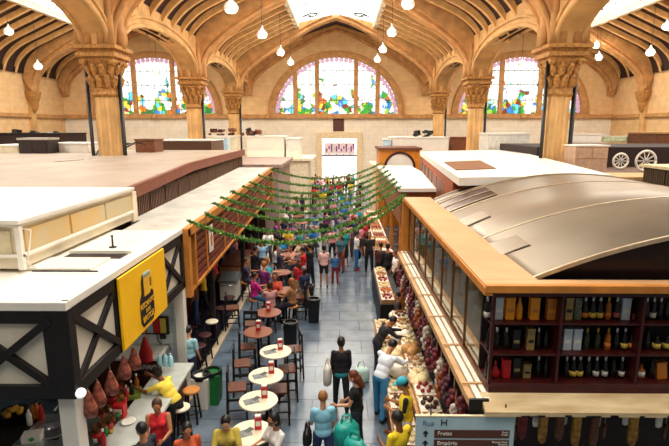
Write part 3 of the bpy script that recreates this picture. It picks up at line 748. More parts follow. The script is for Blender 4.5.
b = MB(); b.prism([(-.08, -.2), (.06, -.22), (.1, .0), (.02, .16), (-.09, .05)], 'Y', -.02, -.01); b.build('printed_picture', mat('print_orange', '#d9702a', .6), po)
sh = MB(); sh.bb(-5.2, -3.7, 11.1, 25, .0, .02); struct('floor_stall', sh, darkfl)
b = MB(); b.bb(-3.62, -3.42, 6, 30, 0, .06); struct('trim_2', b, mat('kerb_stone', '#b9a68c', .6, scale=3))
b = MB(); b.bb(-3.72, -3.62, 11, 30, 0, .02); struct('trim_3', b, black)
# counter inside stall B
ct = empty('bar_counter', (-4.6, 20, 0), 0, 'wooden bar counter running under the slatted sign wall behind the stools', 'counter')
b = MB(); b.bb(-5.6, -4.9, 12.5, 24.5, 1.02, 1.08); pm(b, 'worktop', wood, ct)
b = MB(); b.bb(-5.5, -5.0, 12.6, 24.4, .02, 1.02); pm(b, 'front_panel', redwood, ct)
# low trolley/cooler
cl = atz(227, 306, 0)
co_ = empty('steel_cart', (-4.0, cl.y+.6, 0), 0, 'white metal serving cart with sloping lid beside the slatted stall', 'cart')
MB().bb(-.3, .3, -.35, .35, .12, .78).build('cabinet', white, co_)
b = MB(); b.prism([(-.42, .8), (.42, .8), (.4, .98), (-.42, .86)], 'X', -.34, .34); b.build('lid', steel, co_)
for dx in (-.22, .22):
    for dy in (-.25, .25):
        b = MB(); b.sm = True; b.lathe([(.0, -.02), (.06, -.02), (.06, .02), (0, .02)], (dx, dy, .06), 12, tilt=Matrix.Rotation(pi/2, 3, 'Y')); b.build('wheel', black, co_)
b = MB(); b.sm = True; b.tube([(-.25, -.36, .7), (-.25, -.42, .7), (.25, -.42, .7), (.25, -.36, .7)], .015); b.build('handle', chrome, co_)
sv = empty('food_counter', (-4.2, cl.y+2.6, 0), 0, 'tan sided food counter with dark dishes behind the white serving cart', 'counter')
b = MB(); b.bb(-.38, .38, -1.2, 1.2, .02, 1.05); b.build('cabinet', mat('tan_counter', '#a87a55', .5), sv)
b = MB(); b.bb(-.42, .42, -1.25, 1.25, 1.05, 1.1); b.build('worktop', mat('brown_top', '#5b3020', .4), sv)
# ================================================================= BOTTLE SHOP (front right)
RX, RY0, RY1, RB, RT = 1.95, 5.95, 13.85, 2.72, 4.2
rs = empty('liquor_stall', (RX, RY0, 0), 0, 'two storey liquor stall with bottle shelves, tan roof border and curved metal roof', 'stall')
tan = mat('tan_border', '#c99a6c', .5, var=.12, scale=1.5)
b = MB()
b.bb(RX-.12, RX+.62, RY0+.18, RY1, RT, RT+.07); b.bb(RX-.12, 9.62, RY0-.1, RY0+.18, RT, RT+.07); pm(b, 'roof_border', tan, rs)
b = MB(); b.bb(RX-.13, 9.62, RY0-.11, RY0-.02, RT-.02, RT+.08); b.bb(RX-.14, RX-.04, RY0-.1, RY1, RT-.06, RT+.05); pm(b, 'border_edge', orange, rs)
b = MB(); b.bb(RX+.6, 9.62, RY0+.16, RY1, RT-.06, RT+.01); pm(b, 'roof_deck', dark, rs)
# curved roof
vm = mat('bronze_sheet', '#998974', .38, .3, col2='#7f705e', scale=.5, lo=.3, hi=.75)
VC, VH, VR = 6.05, 3.55, .78
va = [(VC+VH*sin(t*.0523), RT+.03+VR*(1-(sin(t*.0523))**2)**.5 if False else RT+.03+VR*cos(t*.0523)) for t in range(-30, 31)]
def vz(x): return RT+.03+VR*(max(0, 1-((x-VC)/VH)**2)) 
va = [(VC-VH+2*VH*i/32, 0) for i in range(33)]; va = [(x, vz(x)) for x, _ in va]
y0, y1 = RY0+.3, 12.9
b = MB(); b.sm = True; b.strip([(x, z-.05) for x, z in va], va, 'Y', y0, y1); pm(b, 'curved_roof', vm, rs)
b = MB(); b.prism([(x, z-.06) for x, z in va]+[(VC+VH, RT+.02), (VC-VH, RT+.02)], 'Y', y0+.12, y0+.16); pm(b, 'gable_end', mat('gable_dark', '#241012', .3, .2, var=.3), rs)
b = MB(); b.strip([(x, z-.04) for x, z in va], [(x, z+.018) for x, z in va], 'Y', y0-.02, y0+.02); b.strip([(x, z-.04) for x, z in va], [(x, z+.03) for x, z in va], 'Y', y1-.03, y1+.04)
for yy in (8.6, 11.2): b.strip([(x, z-.01) for x, z in va], [(x, z+.012) for x, z in va], 'Y', yy-.03, yy+.03)
pm(b, 'roof_seam', mat('seam_light', '#c9b394', .4, .4), rs)
def onv(px, py):      # point of the curved roof seen at this bearing
    r = ray(px, py); t = 4
    while t < 30:
        p = V((0, 0, H))+r*t
        if p.z < vz(p.x) and p.x > VC-VH: return p
        t += .01
    return p
def patch(corners, m, name, up=.02, n=6):
    P = [onv(*c) for c in corners]; b = MB(); vs = []
    for i in range(n+1):
        for j in range(n+1):
            s, t = i/n, j/n; p = (P[0]*(1-s)+P[1]*s)*(1-t)+(P[3]*(1-s)+P[2]*s)*t; vs.append((p.x, p.y, vz(p.x)+up))
    k = len(vs); vs += [(x, y, z-.03) for x, y, z in vs]; fs = []
    for i in range(n):
        for j in range(n):
            a = i*(n+1)+j; fs += [(a, a+1, a+n+2, a+n+1), (a+k, a+n+1+k, a+n+2+k, a+1+k)]
    for i in range(n):
        for a, c in ((i, i+1), (n*(n+1)+i, n*(n+1)+i+1), (i*(n+1), (i+1)*(n+1)), (i*(n+1)+n, (i+1)*(n+1)+n)): fs.append((a, c, c+k, a+k))
    b.add(vs, fs); return pm(b, name, m, rs)
for q in ([(485, 250), (516, 236), (531, 246), (500, 261)], [(457, 222), (483, 211), (491, 217), (466, 228)]):
    patch(q, mat('hatch_line', '#2f251d', .5), 'hatch_rim', .012)
    cx_ = sum(p[0] for p in q)/4; cy_ = sum(p[1] for p in q)/4
    patch([(cx_+(x-cx_)*.93, cy_+(y-cy_)*.93) for x, y in q], vm, 'roof_hatch', .03)
sl = patch([(434, 200), (479, 184), (497, 195), (449, 213)], mat('skylight_maroon', '#3b1212', .3, .2), 'roof_window', .015)
b = MB()
for t in (.0, .33, .66, 1):
    for (A, B) in (((434, 200), (479, 184)), ):
        pa = onv(434+15*t, 200+13*t); pb = onv(479+18*t, 184+11*t); P = []
        for k in range(9): q = pa.lerp(pb, k/8); P.append((q.x, q.y, vz(q.x)+.03))
        b = MB(); b.tube(P, .015, 5); pm(b, 'window_bar', mat('seam_light', '#c9b394'), rs)
# front case : uprights and shelves
SY = RY0+.42
zs = [aty(500, y, RY0).z for y in (383.8, 355.2, 324.2, 296)]
b = MB(); b.bb(RX, 6.4, RY0, RY0+.45, zs[0]-.1, zs[0]); b.bb(RX, 6.4, RY0, RY0+.45, zs[3], RT)
b.bb(RX, 6.4, RY0-.03, RY0+.04, zs[0]-.14, zs[0]-.01); b.bb(RX, 6.4, RY0-.03, RY0+.02, zs[3], zs[3]+.12)
for z in zs[1:3]: b.bb(RX, 6.4, RY0+.03, RY0+.42, z-.025, z)
b.bb(RX, RX+.04, RY0, RY0+.05, zs[0], zs[3])
for px in (560, 641, 720, 800): x = aty(px, 340, RY0).x; b.bb(x-.018, x+.018, RY0, RY0+.42, zs[0], zs[3])
pm(b, 'shelf_frame', redwood, rs)
b = MB(); b.bb(RX, 6.4, RY0+.43, RY0+.47, zs[0], RT); pm(b, 'case_back', mat('case_back', '#1c0a0b', .6), rs)
# side : glazed gallery
b = MB()
b.bb(RX, RX+.08, RY0+.05, RY1, RB, RB+.06); b.bb(RX, RX+.08, RY0+.05, RY1, RT-.08, RT)
for k in range(9): y = RY0+.5+k*(RY1-RY0-.6)/8; b.bb(RX+.02, RX+.07, y-.018, y+.018, RB, RT)
b.bb(RX, RX+.1, RY0, RY0+.5, RB, RT) if False else None
pm(b, 'gallery_frame', mat('bronze_frame', '#7a4b25', .4, .3), rs)
for k in range(8):
    y = RY0+.5+k*(RY1-RY0-.6)/8; yy = y+(RY1-RY0-.6)/8
    b = MB(); b.bb(RX+.04, RX+.05, y+.03, yy-.03, RB+.1, RT-.1); pm(b, 'glass_pane', mat('gallery_glass', '#c2b180', .04, var=.2, trans=.8), rs)
b = MB(); b.bb(RX+.05, 9.6, RY0+.5, RY1, RB-.05, RB+.0); pm(b, 'gallery_floor', wood, rs)
b = MB(); b.bb(RX+1.6, RX+1.65, RY0+.5, RY1, RB, RT-.08); b.bb(RX+.1, 9.6, RY1-.08, RY1, 0, RT); pm(b, 'inner_wall', mat('olive_wall', '#8a7440', .6, var=.4, scale=2), rs)
# ledge below the case
ledge = mat('ledge_cream', '#e2cb9f', .6, col2='#bd9f72', scale=1.5, stretch=(1, 4, 6))
b = MB(); b.prism([(RY0-.02, 2.79), (RY0-.3, 2.67), (RY0-.3, 2.61), (RY0-.02, 2.7)], 'X', RX-.1, 6.4); pm(b, 'front_ledge', ledge, rs)
b = MB(); rng = random.Random(3)
for k in range(34): x = RX+.3+rng.random()*4; w = rng.uniform(.02, .12); b.bb(x, x+w, RY0-.308, RY0-.298, 2.61, 2.61+rng.uniform(.01, .03))
pm(b, 'chipped_paint', dark, rs)['kind'] = 'stuff'
b = MB()
for x, w in ((RX-.17, .075), (RX-.06, .06)): slab(b, x, x+w, RY0-.12, RY1+.1, 2.76, 2.66, .07)
pm(b, 'awning_rail', mat('rail_white', '#f6ead6', .45, var=.08), rs)
b = MB(); slab(b, RX-.27, RX-.19, RY0-.12, RY1+.1, 2.74, 2.64, .1); slab(b, RX-.2, RX-.0, RY0-.1, RY1+.1, 2.66, 2.56, .04)
for k in range(7): y = 6.2+k*1.25; b.bb(RX-.27, RX-.0, y-.02, y+.02, 2.765-.012*(y-6), 2.78-.012*(y-6))
pm(b, 'awning_beam', mat('awning_wood', '#c99c6a', .6, scale=3), rs)
b = MB(); b.bb(RX-.27, RX-.02, RY0-.16, RY0-.12, 2.6, 2.76); pm(b, 'awning_end', dark, rs)
b = MB(); b.bb(RX+.5, 6.4, RY0+.9, RY0+1.0, 0, 2.5); b.bb(RX+.5, RX+.6, RY0+.9, RY1, 0, 2.6); pm(b, 'lower_wall', mat('lower_dark', '#1f100e', .6, var=.4), rs)
b = MB(); b.bb(RX+.0, RX+.12, RY0+.1, RY0+.22, 0, RB); pm(b, 'corner_post', dark, rs)
# orange post and next stalls
b = MB(); b.bb(RX-.14, RX+.1, RY1+.15, RY1+.3, 0, 4.15); b.bb(RX+.25, RX+.4, RY1+.15, RY1+.3, 2.4, 4.15); b.bb(RX-.12, RX+.5, RY1+.15, RY1+.3, 4.05, 4.2)
tag(b.build('gate_post', orange), 'orange wooden post frame at the far end of the glazed liquor stall', 'post')
s2 = empty('market_stall', (3.2, 24, 0), 0, 'market stall with plain white flat roof just beyond the orange post', 'stall')
b = MB(); b.bb(2.25, 4.3, 18.6, 30, 3.8, 3.95); pm(b, 'roof', white, s2)
b = MB(); b.bb(2.4, 4.2, 18.8, 18.9, 2.4, 3.8); b.bb(2.35, 2.45, 18.8, 30, 2.5, 3.8); pm(b, 'fascia', mat('stall_tan', '#9b6236', .5, var=.3), s2)
for y in (19, 22.6, 26.2, 29.8): b = MB(); b.bb(2.35, 2.5, y-.08, y+.08, 0, 2.5); pm(b, 'post', orange, s2)
b = MB(); b.bb(3.9, 4.0, 18.8, 30, 0, 3.8); pm(b, 'back_wall', mat('stall_tan', '#9b6236'), s2)
s3 = empty('market_stall', (3.6, 32.5, 0), 0, 'orange fronted stall with white round arch and brown roof near the far entrance', 'stall')
b = MB(); b.bb(2.5, 5.0, 31, 34, 0, 4.85); pm(b, 'wall', mat('stall_orange', '#e08a1c', .5), s3)
b = MB(); b.bb(2.4, 5.1, 30.8, 34.1, 4.85, 5.0); pm(b, 'roof', mat('stall_roof_brown', '#6d3f28', .6), s3)
b = MB(); b.lathe([(.0, 0), (.85, 0), (.85, .05), (0, .05)], (3.75, 30.98, 3.75), 24, tilt=Matrix.Rotation(pi/2, 3, 'X')); pm(b, 'arch_panel', white, s3)
b = MB(); b.strip([(3.75-.85*cos(a*pi/12), 3.75+.85*sin(a*pi/12)) for a in range(13)], [(3.75-1*cos(a*pi/12), 3.75+1*sin(a*pi/12)) for a in range(13)], 'Y', 30.9, 31); pm(b, 'arch_rim', redwood, s3)
# skewed white roof stall
s4 = empty('flat_roof_stall', (6, 20, 0), 0, 'large stall with broad white slab roof and brown roof panel behind the curved roof', 'stall')
z4 = 4.92; q = [atz(459, 177.5, z4), atz(612, 175, z4), atz(512, 149.5, z4), atz(420, 151.5, z4)]
b = MB(); b.prism([(p.x, p.y) for p in q], 'Z', z4-.22, z4); pm(b, 'roof', white, s4)
cxx = sum(p.x for p in q)/4; cyy = sum(p.y for p in q)/4; qi = [(cxx+(p.x-cxx)*.97, cyy+(p.y-cyy)*.985) for p in q]
b = MB(); b.prism([(p[0], max(p[1], 14.0)) for p in qi], 'Z', 0, z4-.22); pm(b, 'wall', mat('stall_rust', '#b0501c', .6, var=.3), s4)
b = MB(); pA = V((*qi[0], 0)); pB = V((*qi[3], 0)); nrm = V((-(pB-pA).normalized().y, (pB-pA).normalized().x, 0))
for k in range(1, 8):
    a = pA.lerp(pB, (k+.1)/8); c = pA.lerp(pB, (k+.85)/8); b.bar(a+nrm*.03+V((0, 0, 4.1)), c+nrm*.03+V((0, 0, 4.1)), .08, .62)
pm(b, 'side_panels', wood, s4)
pq = [atz(444, 162.5, z4), atz(456, 170.5, z4), atz(496, 169, z4), atz(480, 161, z4)]
b = MB(); b.prism([(p.x, p.y) for p in pq], 'Z', z4, z4+.03); pm(b, 'roof_panel', mat('roof_panel_brown', '#8b5a36', .6, scale=8, var=.3), s4)
# dark slatted box
s5 = empty('rooftop_enclosure', (11, 14, 4), 0, 'dark brown slatted rooftop enclosure with cream rim beside the curved metal roof', 'enclosure')
b = MB(); b.bb(9.95, 14, 10.4, 16.2, 3.9, 4.95); pm(b, 'body', mat('enclosure_dark', '#2e1c12', .7), s5)
b = MB(); b.bb(9.85, 14, 10.4, 16.3, 4.95, 5.04); b.bb(9.7, 9.9, 10.4, 16.5, 3.9, 4.0); pm(b, 'rim', mat('rim_cream', '#d6c79a', .6), s5)
for i in range(5):
    ya = 10.5+i*1.14; b = MB()
    for k in range(10): b.bb(9.9, 9.96, ya+k*.11, ya+k*.11+.07, 4.02, 4.92)
    pm(b, 'slat_panel', mat('slat_olive', '#4a3a22', .6, var=.3), s5)
b = MB(); b.bb(9.7, 14.2, 6, 18, 0, 3.88); tag(b.build('stall_block', mat('block_brown', '#5a3a26', .7)), 'brown stall block carrying the dark slatted enclosure', 'stall')
b = MB(); b.bb(9.3, 12.2, 16.9, 18.6, 3.92, 4.55); tag(b.build('storage_box', mat('box_tan', '#c79a5c', .6)), 'tan box on the roof behind the dark slatted enclosure', 'box')
b = MB(); b.bb(8.7, 22, 19.5, 33, 4.0, 4.35); b.bb(9, 22, 19.7, 33, 0, 4.0); tag(b.build('flat_roof', mat('roof_umber', '#6a4a36', .7, var=.3, scale=2)), 'dark umber flat roof carrying the cart wheels on the right', 'roof')
b = MB(); b.bb(9.5, 22, 24, 29.6, 4.36, 5.3); tag(b.build('storage_shed', mat('shed_dark', '#2b1a15', .8)), 'dark long shed behind the white cart wheels', 'shed')
def wheel(px, py, Y, r, lab):
    p = aty(px, py, Y); p.z = 4.35+r+.05; w = empty('cart_wheel', p, 0, lab, 'wheel')
    b = MB(); b.sm = True
    b.tube([(r*cos(2*pi*k/24), 0, r*sin(2*pi*k/24)) for k in range(25)], .05, 8); b.build('rim', white, w)
    b = MB()
    for k in range(5): a = pi*k/5; b.bar((-r*cos(a), 0, -r*sin(a)), (r*cos(a), 0, r*sin(a)), .03)
    b.build('spokes', white, w); b = MB(); b.ball((0, 0, 0), (.1, .08, .1)); b.build('hub', steel, w)
wheel(646, 160, 21.2, .42, 'larger white spoked cart wheel on the dark roof at the right'); wheel(621, 157, 22.5, .33, 'smaller white spoked cart wheel on the dark roof, nearer the column')
def rbox(name, x0, y0, x1, y1, Y, depth, m, lab, cat='box', top=None, base=None, extra=None, zb=None):
    a = aty(x0, y1, Y); c = aty(x1, y0, Y); e = empty(name, ((a.x+c.x)/2, Y, a.z), 0, lab, cat)
    w = c.x-a.x; h = c.z-a.z; b = MB(); b.bb(-w/2, w/2, 0, depth, (base-a.z) if base else 0, h*.9); b.build('body', m, e)
    b = MB(); b.bb(-w/2-.04, w/2+.04, -.04, depth+.04, h*.9, h); b.build('top', top or white, e)
    if extra == 'legs' or a.z > 5.2:
        pass
    b = MB(); n = max(2, int(w/1.2))
    for k in range(n): b.bb(-w/2+w*(k+.06)/n, -w/2+w*(k+.94)/n, -.02, .005, h*.12, h*.8)
    b.build('front_panels', m if not extra else extra, e)
    return e
grey = mat('grey_metal', '#8d8f92', .5, .3); brownb = mat('brown_box', '#7b4a2d', .6, var=.3)
rbox('rooftop_cabin', 392, 137, 449, 150, 34.5, 3, white, 'white rooftop box with scrap on its lid, right of the far entrance', 'cabin', base=4.62)
rbox('rooftop_tank', 384, 139, 391, 149, 34.2, 1.5, mat('pale_blue', '#bcd8e8', .4), 'narrow pale blue box at the left end of the white rooftop box', 'tank', base=4.62)
rbox('rooftop_cabin', 450, 137, 472, 149, 36, 2, brownb, 'brown planked box right of the white rooftop box', 'cabin', brownb, base=4.62)
rbox('rooftop_cabin', 488, 133, 530, 150, 30, 2, mat('pale_box', '#e5e2d8', .6), 'pale low box between the two right columns', 'cabin', base=4.37)
rbox('sign_board', 570, 134, 602, 143, 32.5, .3, white, 'white board lying end-on beside the right column', 'board')
rbox('sign_board', 603, 136, 651, 142, 33, .3, mat('panel_green', '#c9d3a6', .6), 'long whitish green board on the shed roof at the right', 'board')
rbox('rooftop_ledge', 575, 145, 609, 160, 19.6, 1.0, mat('ledge_pink', '#c9a58a', .6), 'pinkish low parapet just right of the near right column', 'parapet', base=4.36)
rbox('rooftop_cabin', 655, 132, 690, 150, 30, 3, brownb, 'brown cabin at the right edge below the wall belt', 'cabin', mat('cab_top', '#caa066', .5), base=4.37)
rbox('rooftop_cabin', 247, 136, 284, 150, 36, 2.5, white, 'long white rooftop cabin left of the far entrance', 'cabin', base=4.12)
rbox('rooftop_cabin', 214, 137, 227, 149, 35, 1.0, mat('pale_blue', '#bcd8e8'), 'small pale blue cabin joined to the long white one', 'cabin', base=4.3)
rbox('rooftop_cabin', 286, 138, 300, 152, 36, 2, mat('pale_box', '#e5e2d8'), 'grey-white cabin end closest to the far entrance on the left', 'cabin', base=4.12)
rbox('rooftop_cabin', 155, 140, 211, 151, 28, 3, slat, 'brown slatted rooftop box with white lid left of the second column', 'cabin', base=4.42)
rbox('rooftop_cabinet', 136, 139, 154, 155, 24, 1.2, brownb, 'square brown cabinet on the roof beside the near left column', 'cabinet', brownb, base=5.04)
rbox('rooftop_cabin', 47, 143, 88, 158, 24, 2, white, 'white low box on the taupe roof left of the near column', 'cabin', base=5.04)
rbox('rooftop_cabin', -10, 145, 18, 159, 23.5, 2, cream, 'cream low box at the left edge of the taupe roof', 'cabin', base=5.04)
ac = rbox('air_conditioner', 20, 138, 46, 158, 23, 1.0, mat('ac_dark', '#2c201c', .6), 'grey framed air conditioning unit with dark grille on the left roof', 'air conditioner', mat('ac_grey', '#b7b0a4', .5), base=5.03)
rbox('storage_shed', -20, 133, 60, 146, 29, 3, mat('shed_dark', '#2b1a15'), 'long black shed behind the air conditioning unit', 'shed', mat('shed_top', '#1d1815', .8), base=4.42)
# lumber of crates and scrap
def heap(px0, px1, py0, py1, Y, n, mats, lab, name='scrap_pile'):
    rng = random.Random(int(px0)); b = MB(); a = aty(px0, py1, Y); c = aty(px1, py0, Y)
    for i in range(n):
        x = rng.uniform(a.x, c.x); z = rng.uniform(a.z, a.z+(c.z-a.z)*.8); w = rng.uniform(.15, .45); b.mi = rng.randrange(len(mats))
        b.box((x, Y+rng.uniform(0, .8), z), (w, w*.8, w*rng.uniform(.3, .9)), rng.random()*3, rng.uniform(-.4, .4))
    b.mi = 0
    o = b.build(name, mats); tag(o, lab, 'scrap', kind='stuff')
rbox('storage_box', 203, 135.5, 236, 150, 36.8, 1.5, cream, 'cream box under the pile of reddish crates', base=4.1)
heap(207, 233, 126, 136, 37, 16, [brownb, redwood], 'pile of reddish crates on a roof beside the second left column')
heap(242, 262, 128, 137, 37.5, 12, [dark, brownb], 'pile of dark crates on the long white rooftop cabin')
heap(415, 432, 129, 138, 35, 14, [dark, black], 'black scrap heap on the white rooftop box')
heap(0, 58, 131, 136, 29.5, 22, [black, dark], 'ragged black lumber along the top of the left shed')
tb = MB(); tb.sm = True; rng = random.Random(8)
for i in range(9):
    a = atz(88+rng.random()*26, 158-rng.random()*4, 4.95)
    tb.tube([a, a+V((rng.uniform(.2, .9), rng.uniform(-.3, .3), .1)), a+V((rng.uniform(.5, 1.2), rng.uniform(-.3, .3), .55+rng.random()*.3)), a+V((rng.uniform(.9, 1.6), .2, .5))], .03, 6)
tag(tb.build('metal_frame_pile', dark), 'tangle of dark metal chair frames lying on the taupe roof', 'scrap')
tb = MB(); tb.sm = True; p, q = atz(28, 166, 4.93), atz(84, 160, 5.0); tb.tube([p, p.lerp(q, .5)+V((0, 0, .03)), q], .025, 6)
tag(tb.build('loose_pipe', dark), 'longer thin dark pipe lying on the taupe roof', 'pipe')
tb = MB(); tb.sm = True; p, q = atz(56, 167, 4.93), atz(92, 159, 5.0); tb.tube([p, q], .022, 6)
tag(tb.build('loose_pipe', dark), 'shorter thin pipe lying beside the frame tangle on the taupe roof', 'pipe')
b = MB(); b.bb(-9, -3.2, 26.8, 33.5, 4.05, 4.25); b.bb(-8.8, -3.4, 27, 33.3, 0, 4.05); tag(b.build('flat_roof_stall', mat('roof_mauve', '#a99287', .6, var=.15)), 'low mauve-grey roofed stall between the slatted stall and the far entrance', 'stall')
b = MB(); b.bb(-20, -9.3, 27.2, 34.7, 3.9, 4.4); b.bb(-19.8, -9.4, 27.4, 34.7, 0, 3.9); tag(b.build('flat_roof_stall', mat('roof_beige', '#c8ad90', .6, var=.15)), 'beige roofed stall row behind the near left column', 'stall')
b = MB(); b.bb(3.2, 20, 34.15, 39.5, 4.3, 4.6); b.bb(5.1, 19.8, 34.3, 39.5, 0, 4.3); tag(b.build('flat_roof_stall', mat('roof_beige', '#c8ad90')), 'beige roofed stall row in front of the far right wall', 'stall')
b = MB(); b.bb(-11, -1.9, 34.8, 39.5, 3.9, 4.1); b.bb(-9.2, -2.3, 35, 39.5, 0, 3.9); tag(b.build('flat_roof_stall', mat('wall_pale', '#efe0c0', .7)), 'pale stall beside the left jamb of the far entrance', 'stall')
b = MB(); b.bb(2.3, 4.6, 35.5, 39.5, 0, 3.6); tag(b.build('flat_roof_stall', mat('wall_pale', '#efe0c0')), 'pale stall beside the right jamb of the far entrance', 'stall')
# ================================================================= PENDANT LAMPS
lampm = mat('opal_glass', '#fbf7ec', .3, var=0, emit=.3)
lp = empty('pendant_lamp', (0, 0, 0), 0, 'x', 'lamp')
b = MB(); b.sm = True; b.lathe([(0, -.22), (.16, -.2), (.26, -.1), (.27, 0), (.2, .12), (.1, .2), (.06, .26), (.05, .3)], n=16); b.build('lamp_shade', lampm, lp)
b = MB(); b.sm = True; b.lathe([(.05, .28), (.06, .34), (.03, .42)], n=10); b.build('lamp_cap', steel, lp)
b = MB(); b.tube([(0, 0, .4), (0, 0, 3.1)], .012, 5); b.build('cord', dark, lp)
L8 = [(231, 7, -3.9, 'nave lamp highest and nearest, left string'), (262, 34, -3.75, 'second lamp from the front on the left nave string'), (280.5, 52, -3.6, 'third lamp from the front on the left nave string'), (290.5, 62, -3.5, 'farthest and smallest lamp on the left nave string'),
      (408, 3, 2.6, 'nearest lamp of the right nave string, cut by the skylight'), (392, 32, 2.6, 'second lamp from the front on the right nave string'), (383, 49, 2.6, 'third lamp from the front on the right nave string'), (377.5, 59, 2.6, 'farthest and smallest lamp on the right nave string')]
SIDE = [(8.6, 31, -18.7, 'white lamp high over the far left roofs near the picture edge'), (38, 66, -18.7, 'white lamp in front of the left wall bracket'), (157, 73, -12.5, 'white lamp in front of the left stained window'),
        (521.5, 64, 11.7, 'white lamp in front of the right stained window'), (596.5, 45, 17.6, 'upper lamp of the close pair right of the near right column'), (599, 57, 17.6, 'lower lamp of the close pair right of the near right column'), (650.5, 52, 17.9, 'white lamp beside the right wall bracket'), (667, 26, 18, 'white lamp cut by the right picture edge')]
for px, py, x, lb in L8+SIDE:
    p = atx(px, py, x*KS); inst(lp, p, 0, 'white opal onion-shaped pendant, '+lb, 'pendant lamps under the vaults', sc=1.25)
# ================================================================= GARLANDS
tin = mat('tinsel_green', '#5f9a3a', .45, col2='#23501c', scale=14, lo=.35, hi=.62)
tin2 = mat('tinsel_lime', '#b5c96a', .4, var=.3)
LA = [(188, 220.5), (205, 213.5), (213, 203), (221, 197), (230.5, 191), (242.6, 186), (249, 182), (258.5, 175), (271, 169)]
RA = [13.5, 15.2, 17, 18.3, 19.6, 21.3, 23, 25, 27.5]
for i, (px, py) in enumerate(LA):
    a = atx(px, py, LX+.16); c = V((1.8 if i == 0 else 2.05+.04*i, RA[i]+(.6 if i == 0 else .3), 4.12+.02*i)); sag = .85-.02*i
    b = MB(); n = 40; P = [a.lerp(c, t/n)-V((0, 0, sag*4*(t/n)*(1-t/n))) for t in range(n+1)]
    b.tube(P, .028, 5); rng = random.Random(i)
    for k in range(1900):
        t = rng.random()*n; j = min(int(t), n-1); p = P[j].lerp(P[j+1], t-j)
        d = V((rng.gauss(0, 1), rng.gauss(0, 1), rng.gauss(0, 1))).normalized(); w = V((rng.gauss(0, 1), rng.gauss(0, 1), rng.gauss(0, 1))).normalized()*.03
        b.mi = 1 if rng.random() < .18 else 0; q = p+d*rng.uniform(.06, .12); b.add([p-w, p+w, q], [(0, 1, 2)])
    o = b.build('tinsel_garland', [tin, tin2], fix=False)
    wh = ('nearest to the viewer', 'second from the viewer', 'third from the viewer', 'fourth from the viewer', 'in the middle of the nine', 'fourth from the far end', 'third from the far end', 'last but one', 'farthest from the viewer')[i]
    tag(o, 'green tinsel garland sagging across the aisle, '+wh, 'garland', 'tinsel garlands across the aisle')
# ================================================================= BOTTLES ON THE SHELVES
def bottle_proto(name, body, lab=None, foil=None, kind='wine', labc=None):
    e = empty(name, (0, 0, 0)); b = MB(); b.sm = True
    pr = {'wine': [(.034, 0), (.038, .01), (.038, .18), (.032, .21), (.014, .245), (.013, .3)], 'champ': [(.04, 0), (.044, .015), (.043, .15), (.032, .2), (.016, .255), (.014, .3)],
          'flask': [(.045, 0), (.06, .03), (.055, .1), (.03, .14), (.014, .17), (.014, .23)], 'round': [(.03, 0), (.06, .04), (.06, .09), (.025, .13), (.015, .16), (.015, .2)], 'squat': [(.045, 0), (.05, .01), (.05, .12), (.02, .155), (.017, .2)]}[kind]
    b.lathe(pr, n=14); b.build('glass_body', body, e)
    if lab: 
        r = pr[1][0]+.002; z0, z1 = (.03, .1) if kind != 'flask' else (.05, .1)
        b = MB(); b.sm = True; b.lathe([(r*.99, z0), (r+.001, z0), (r+.001, z1), (r*.99, z1)], n=14); b.build('paper_label', lab, e)
    if foil:
        b = MB(); b.sm = True; t = pr[-1][1]; b.lathe([(pr[-1][0]+.003, t-.07), (pr[-1][0]+.003, t), (.008, t+.008)], n=12); b.build('foil_cap', foil, e)
    return e
bg_ = mat('bottle_dark', '#15100d', .12, var=0); ba = mat('bottle_amber', '#a9601a', .12, var=0); bgr = mat('bottle_green', '#26351a', .15, var=.5, scale=60); bred = mat('bottle_red', '#a3141a', .2, var=0)
ly = mat('label_yellow', '#e0c050', .5, var=0); lo_ = mat('label_orange', '#dd7a2c', .5, var=0); lw = mat('label_white', '#e8e4d8', .5, var=0); lk = mat('label_pink', '#c4626a', .5, var=0)
fs_ = mat('foil_silver', '#dfe2e6', .3, .6, var=0); fg = mat('foil_gold', '#c99a3a', .3, .6, var=0)
def carton(name, m, w, h, d=.09, stripe=None, shape=None):
    e = empty(name, (0, 0, 0)); b = MB(); b.bb(-w/2, w/2, -d/2, d/2, 0, h); b.build('carton_body', m, e)
    if stripe: b = MB(); b.bb(-w/2*.7, w/2*.7, -d/2-.004, -d/2+.001, h*.35, h*.5); b.build('printed_band', stripe, e)
    b = MB(); b.bb(-w/2-.002, w/2+.002, -d/2-.002, d/2+.002, h-.02, h+.003); b.build('carton_lid', m, e); return e
cs = mat('carton_silver', '#cdd6de', .35, .3, var=.1); co2 = mat('carton_orange', '#ffa21c', .4, var=.06); cc = mat('carton_copper', '#e08a34', .35, .2, var=.1); cg = mat('carton_gold', '#b99c5a', .35, .3, var=.3); cr = mat('carton_red', '#c01a1c', .4, var=.05); ck = mat('carton_black', '#15120f', .3, var=0); ctn = mat('carton_tan', '#9a8452', .5)
stars = mat('carton_stars', '#6a6f5a', .4, var=.7, scale=60, lo=.45, hi=.55)
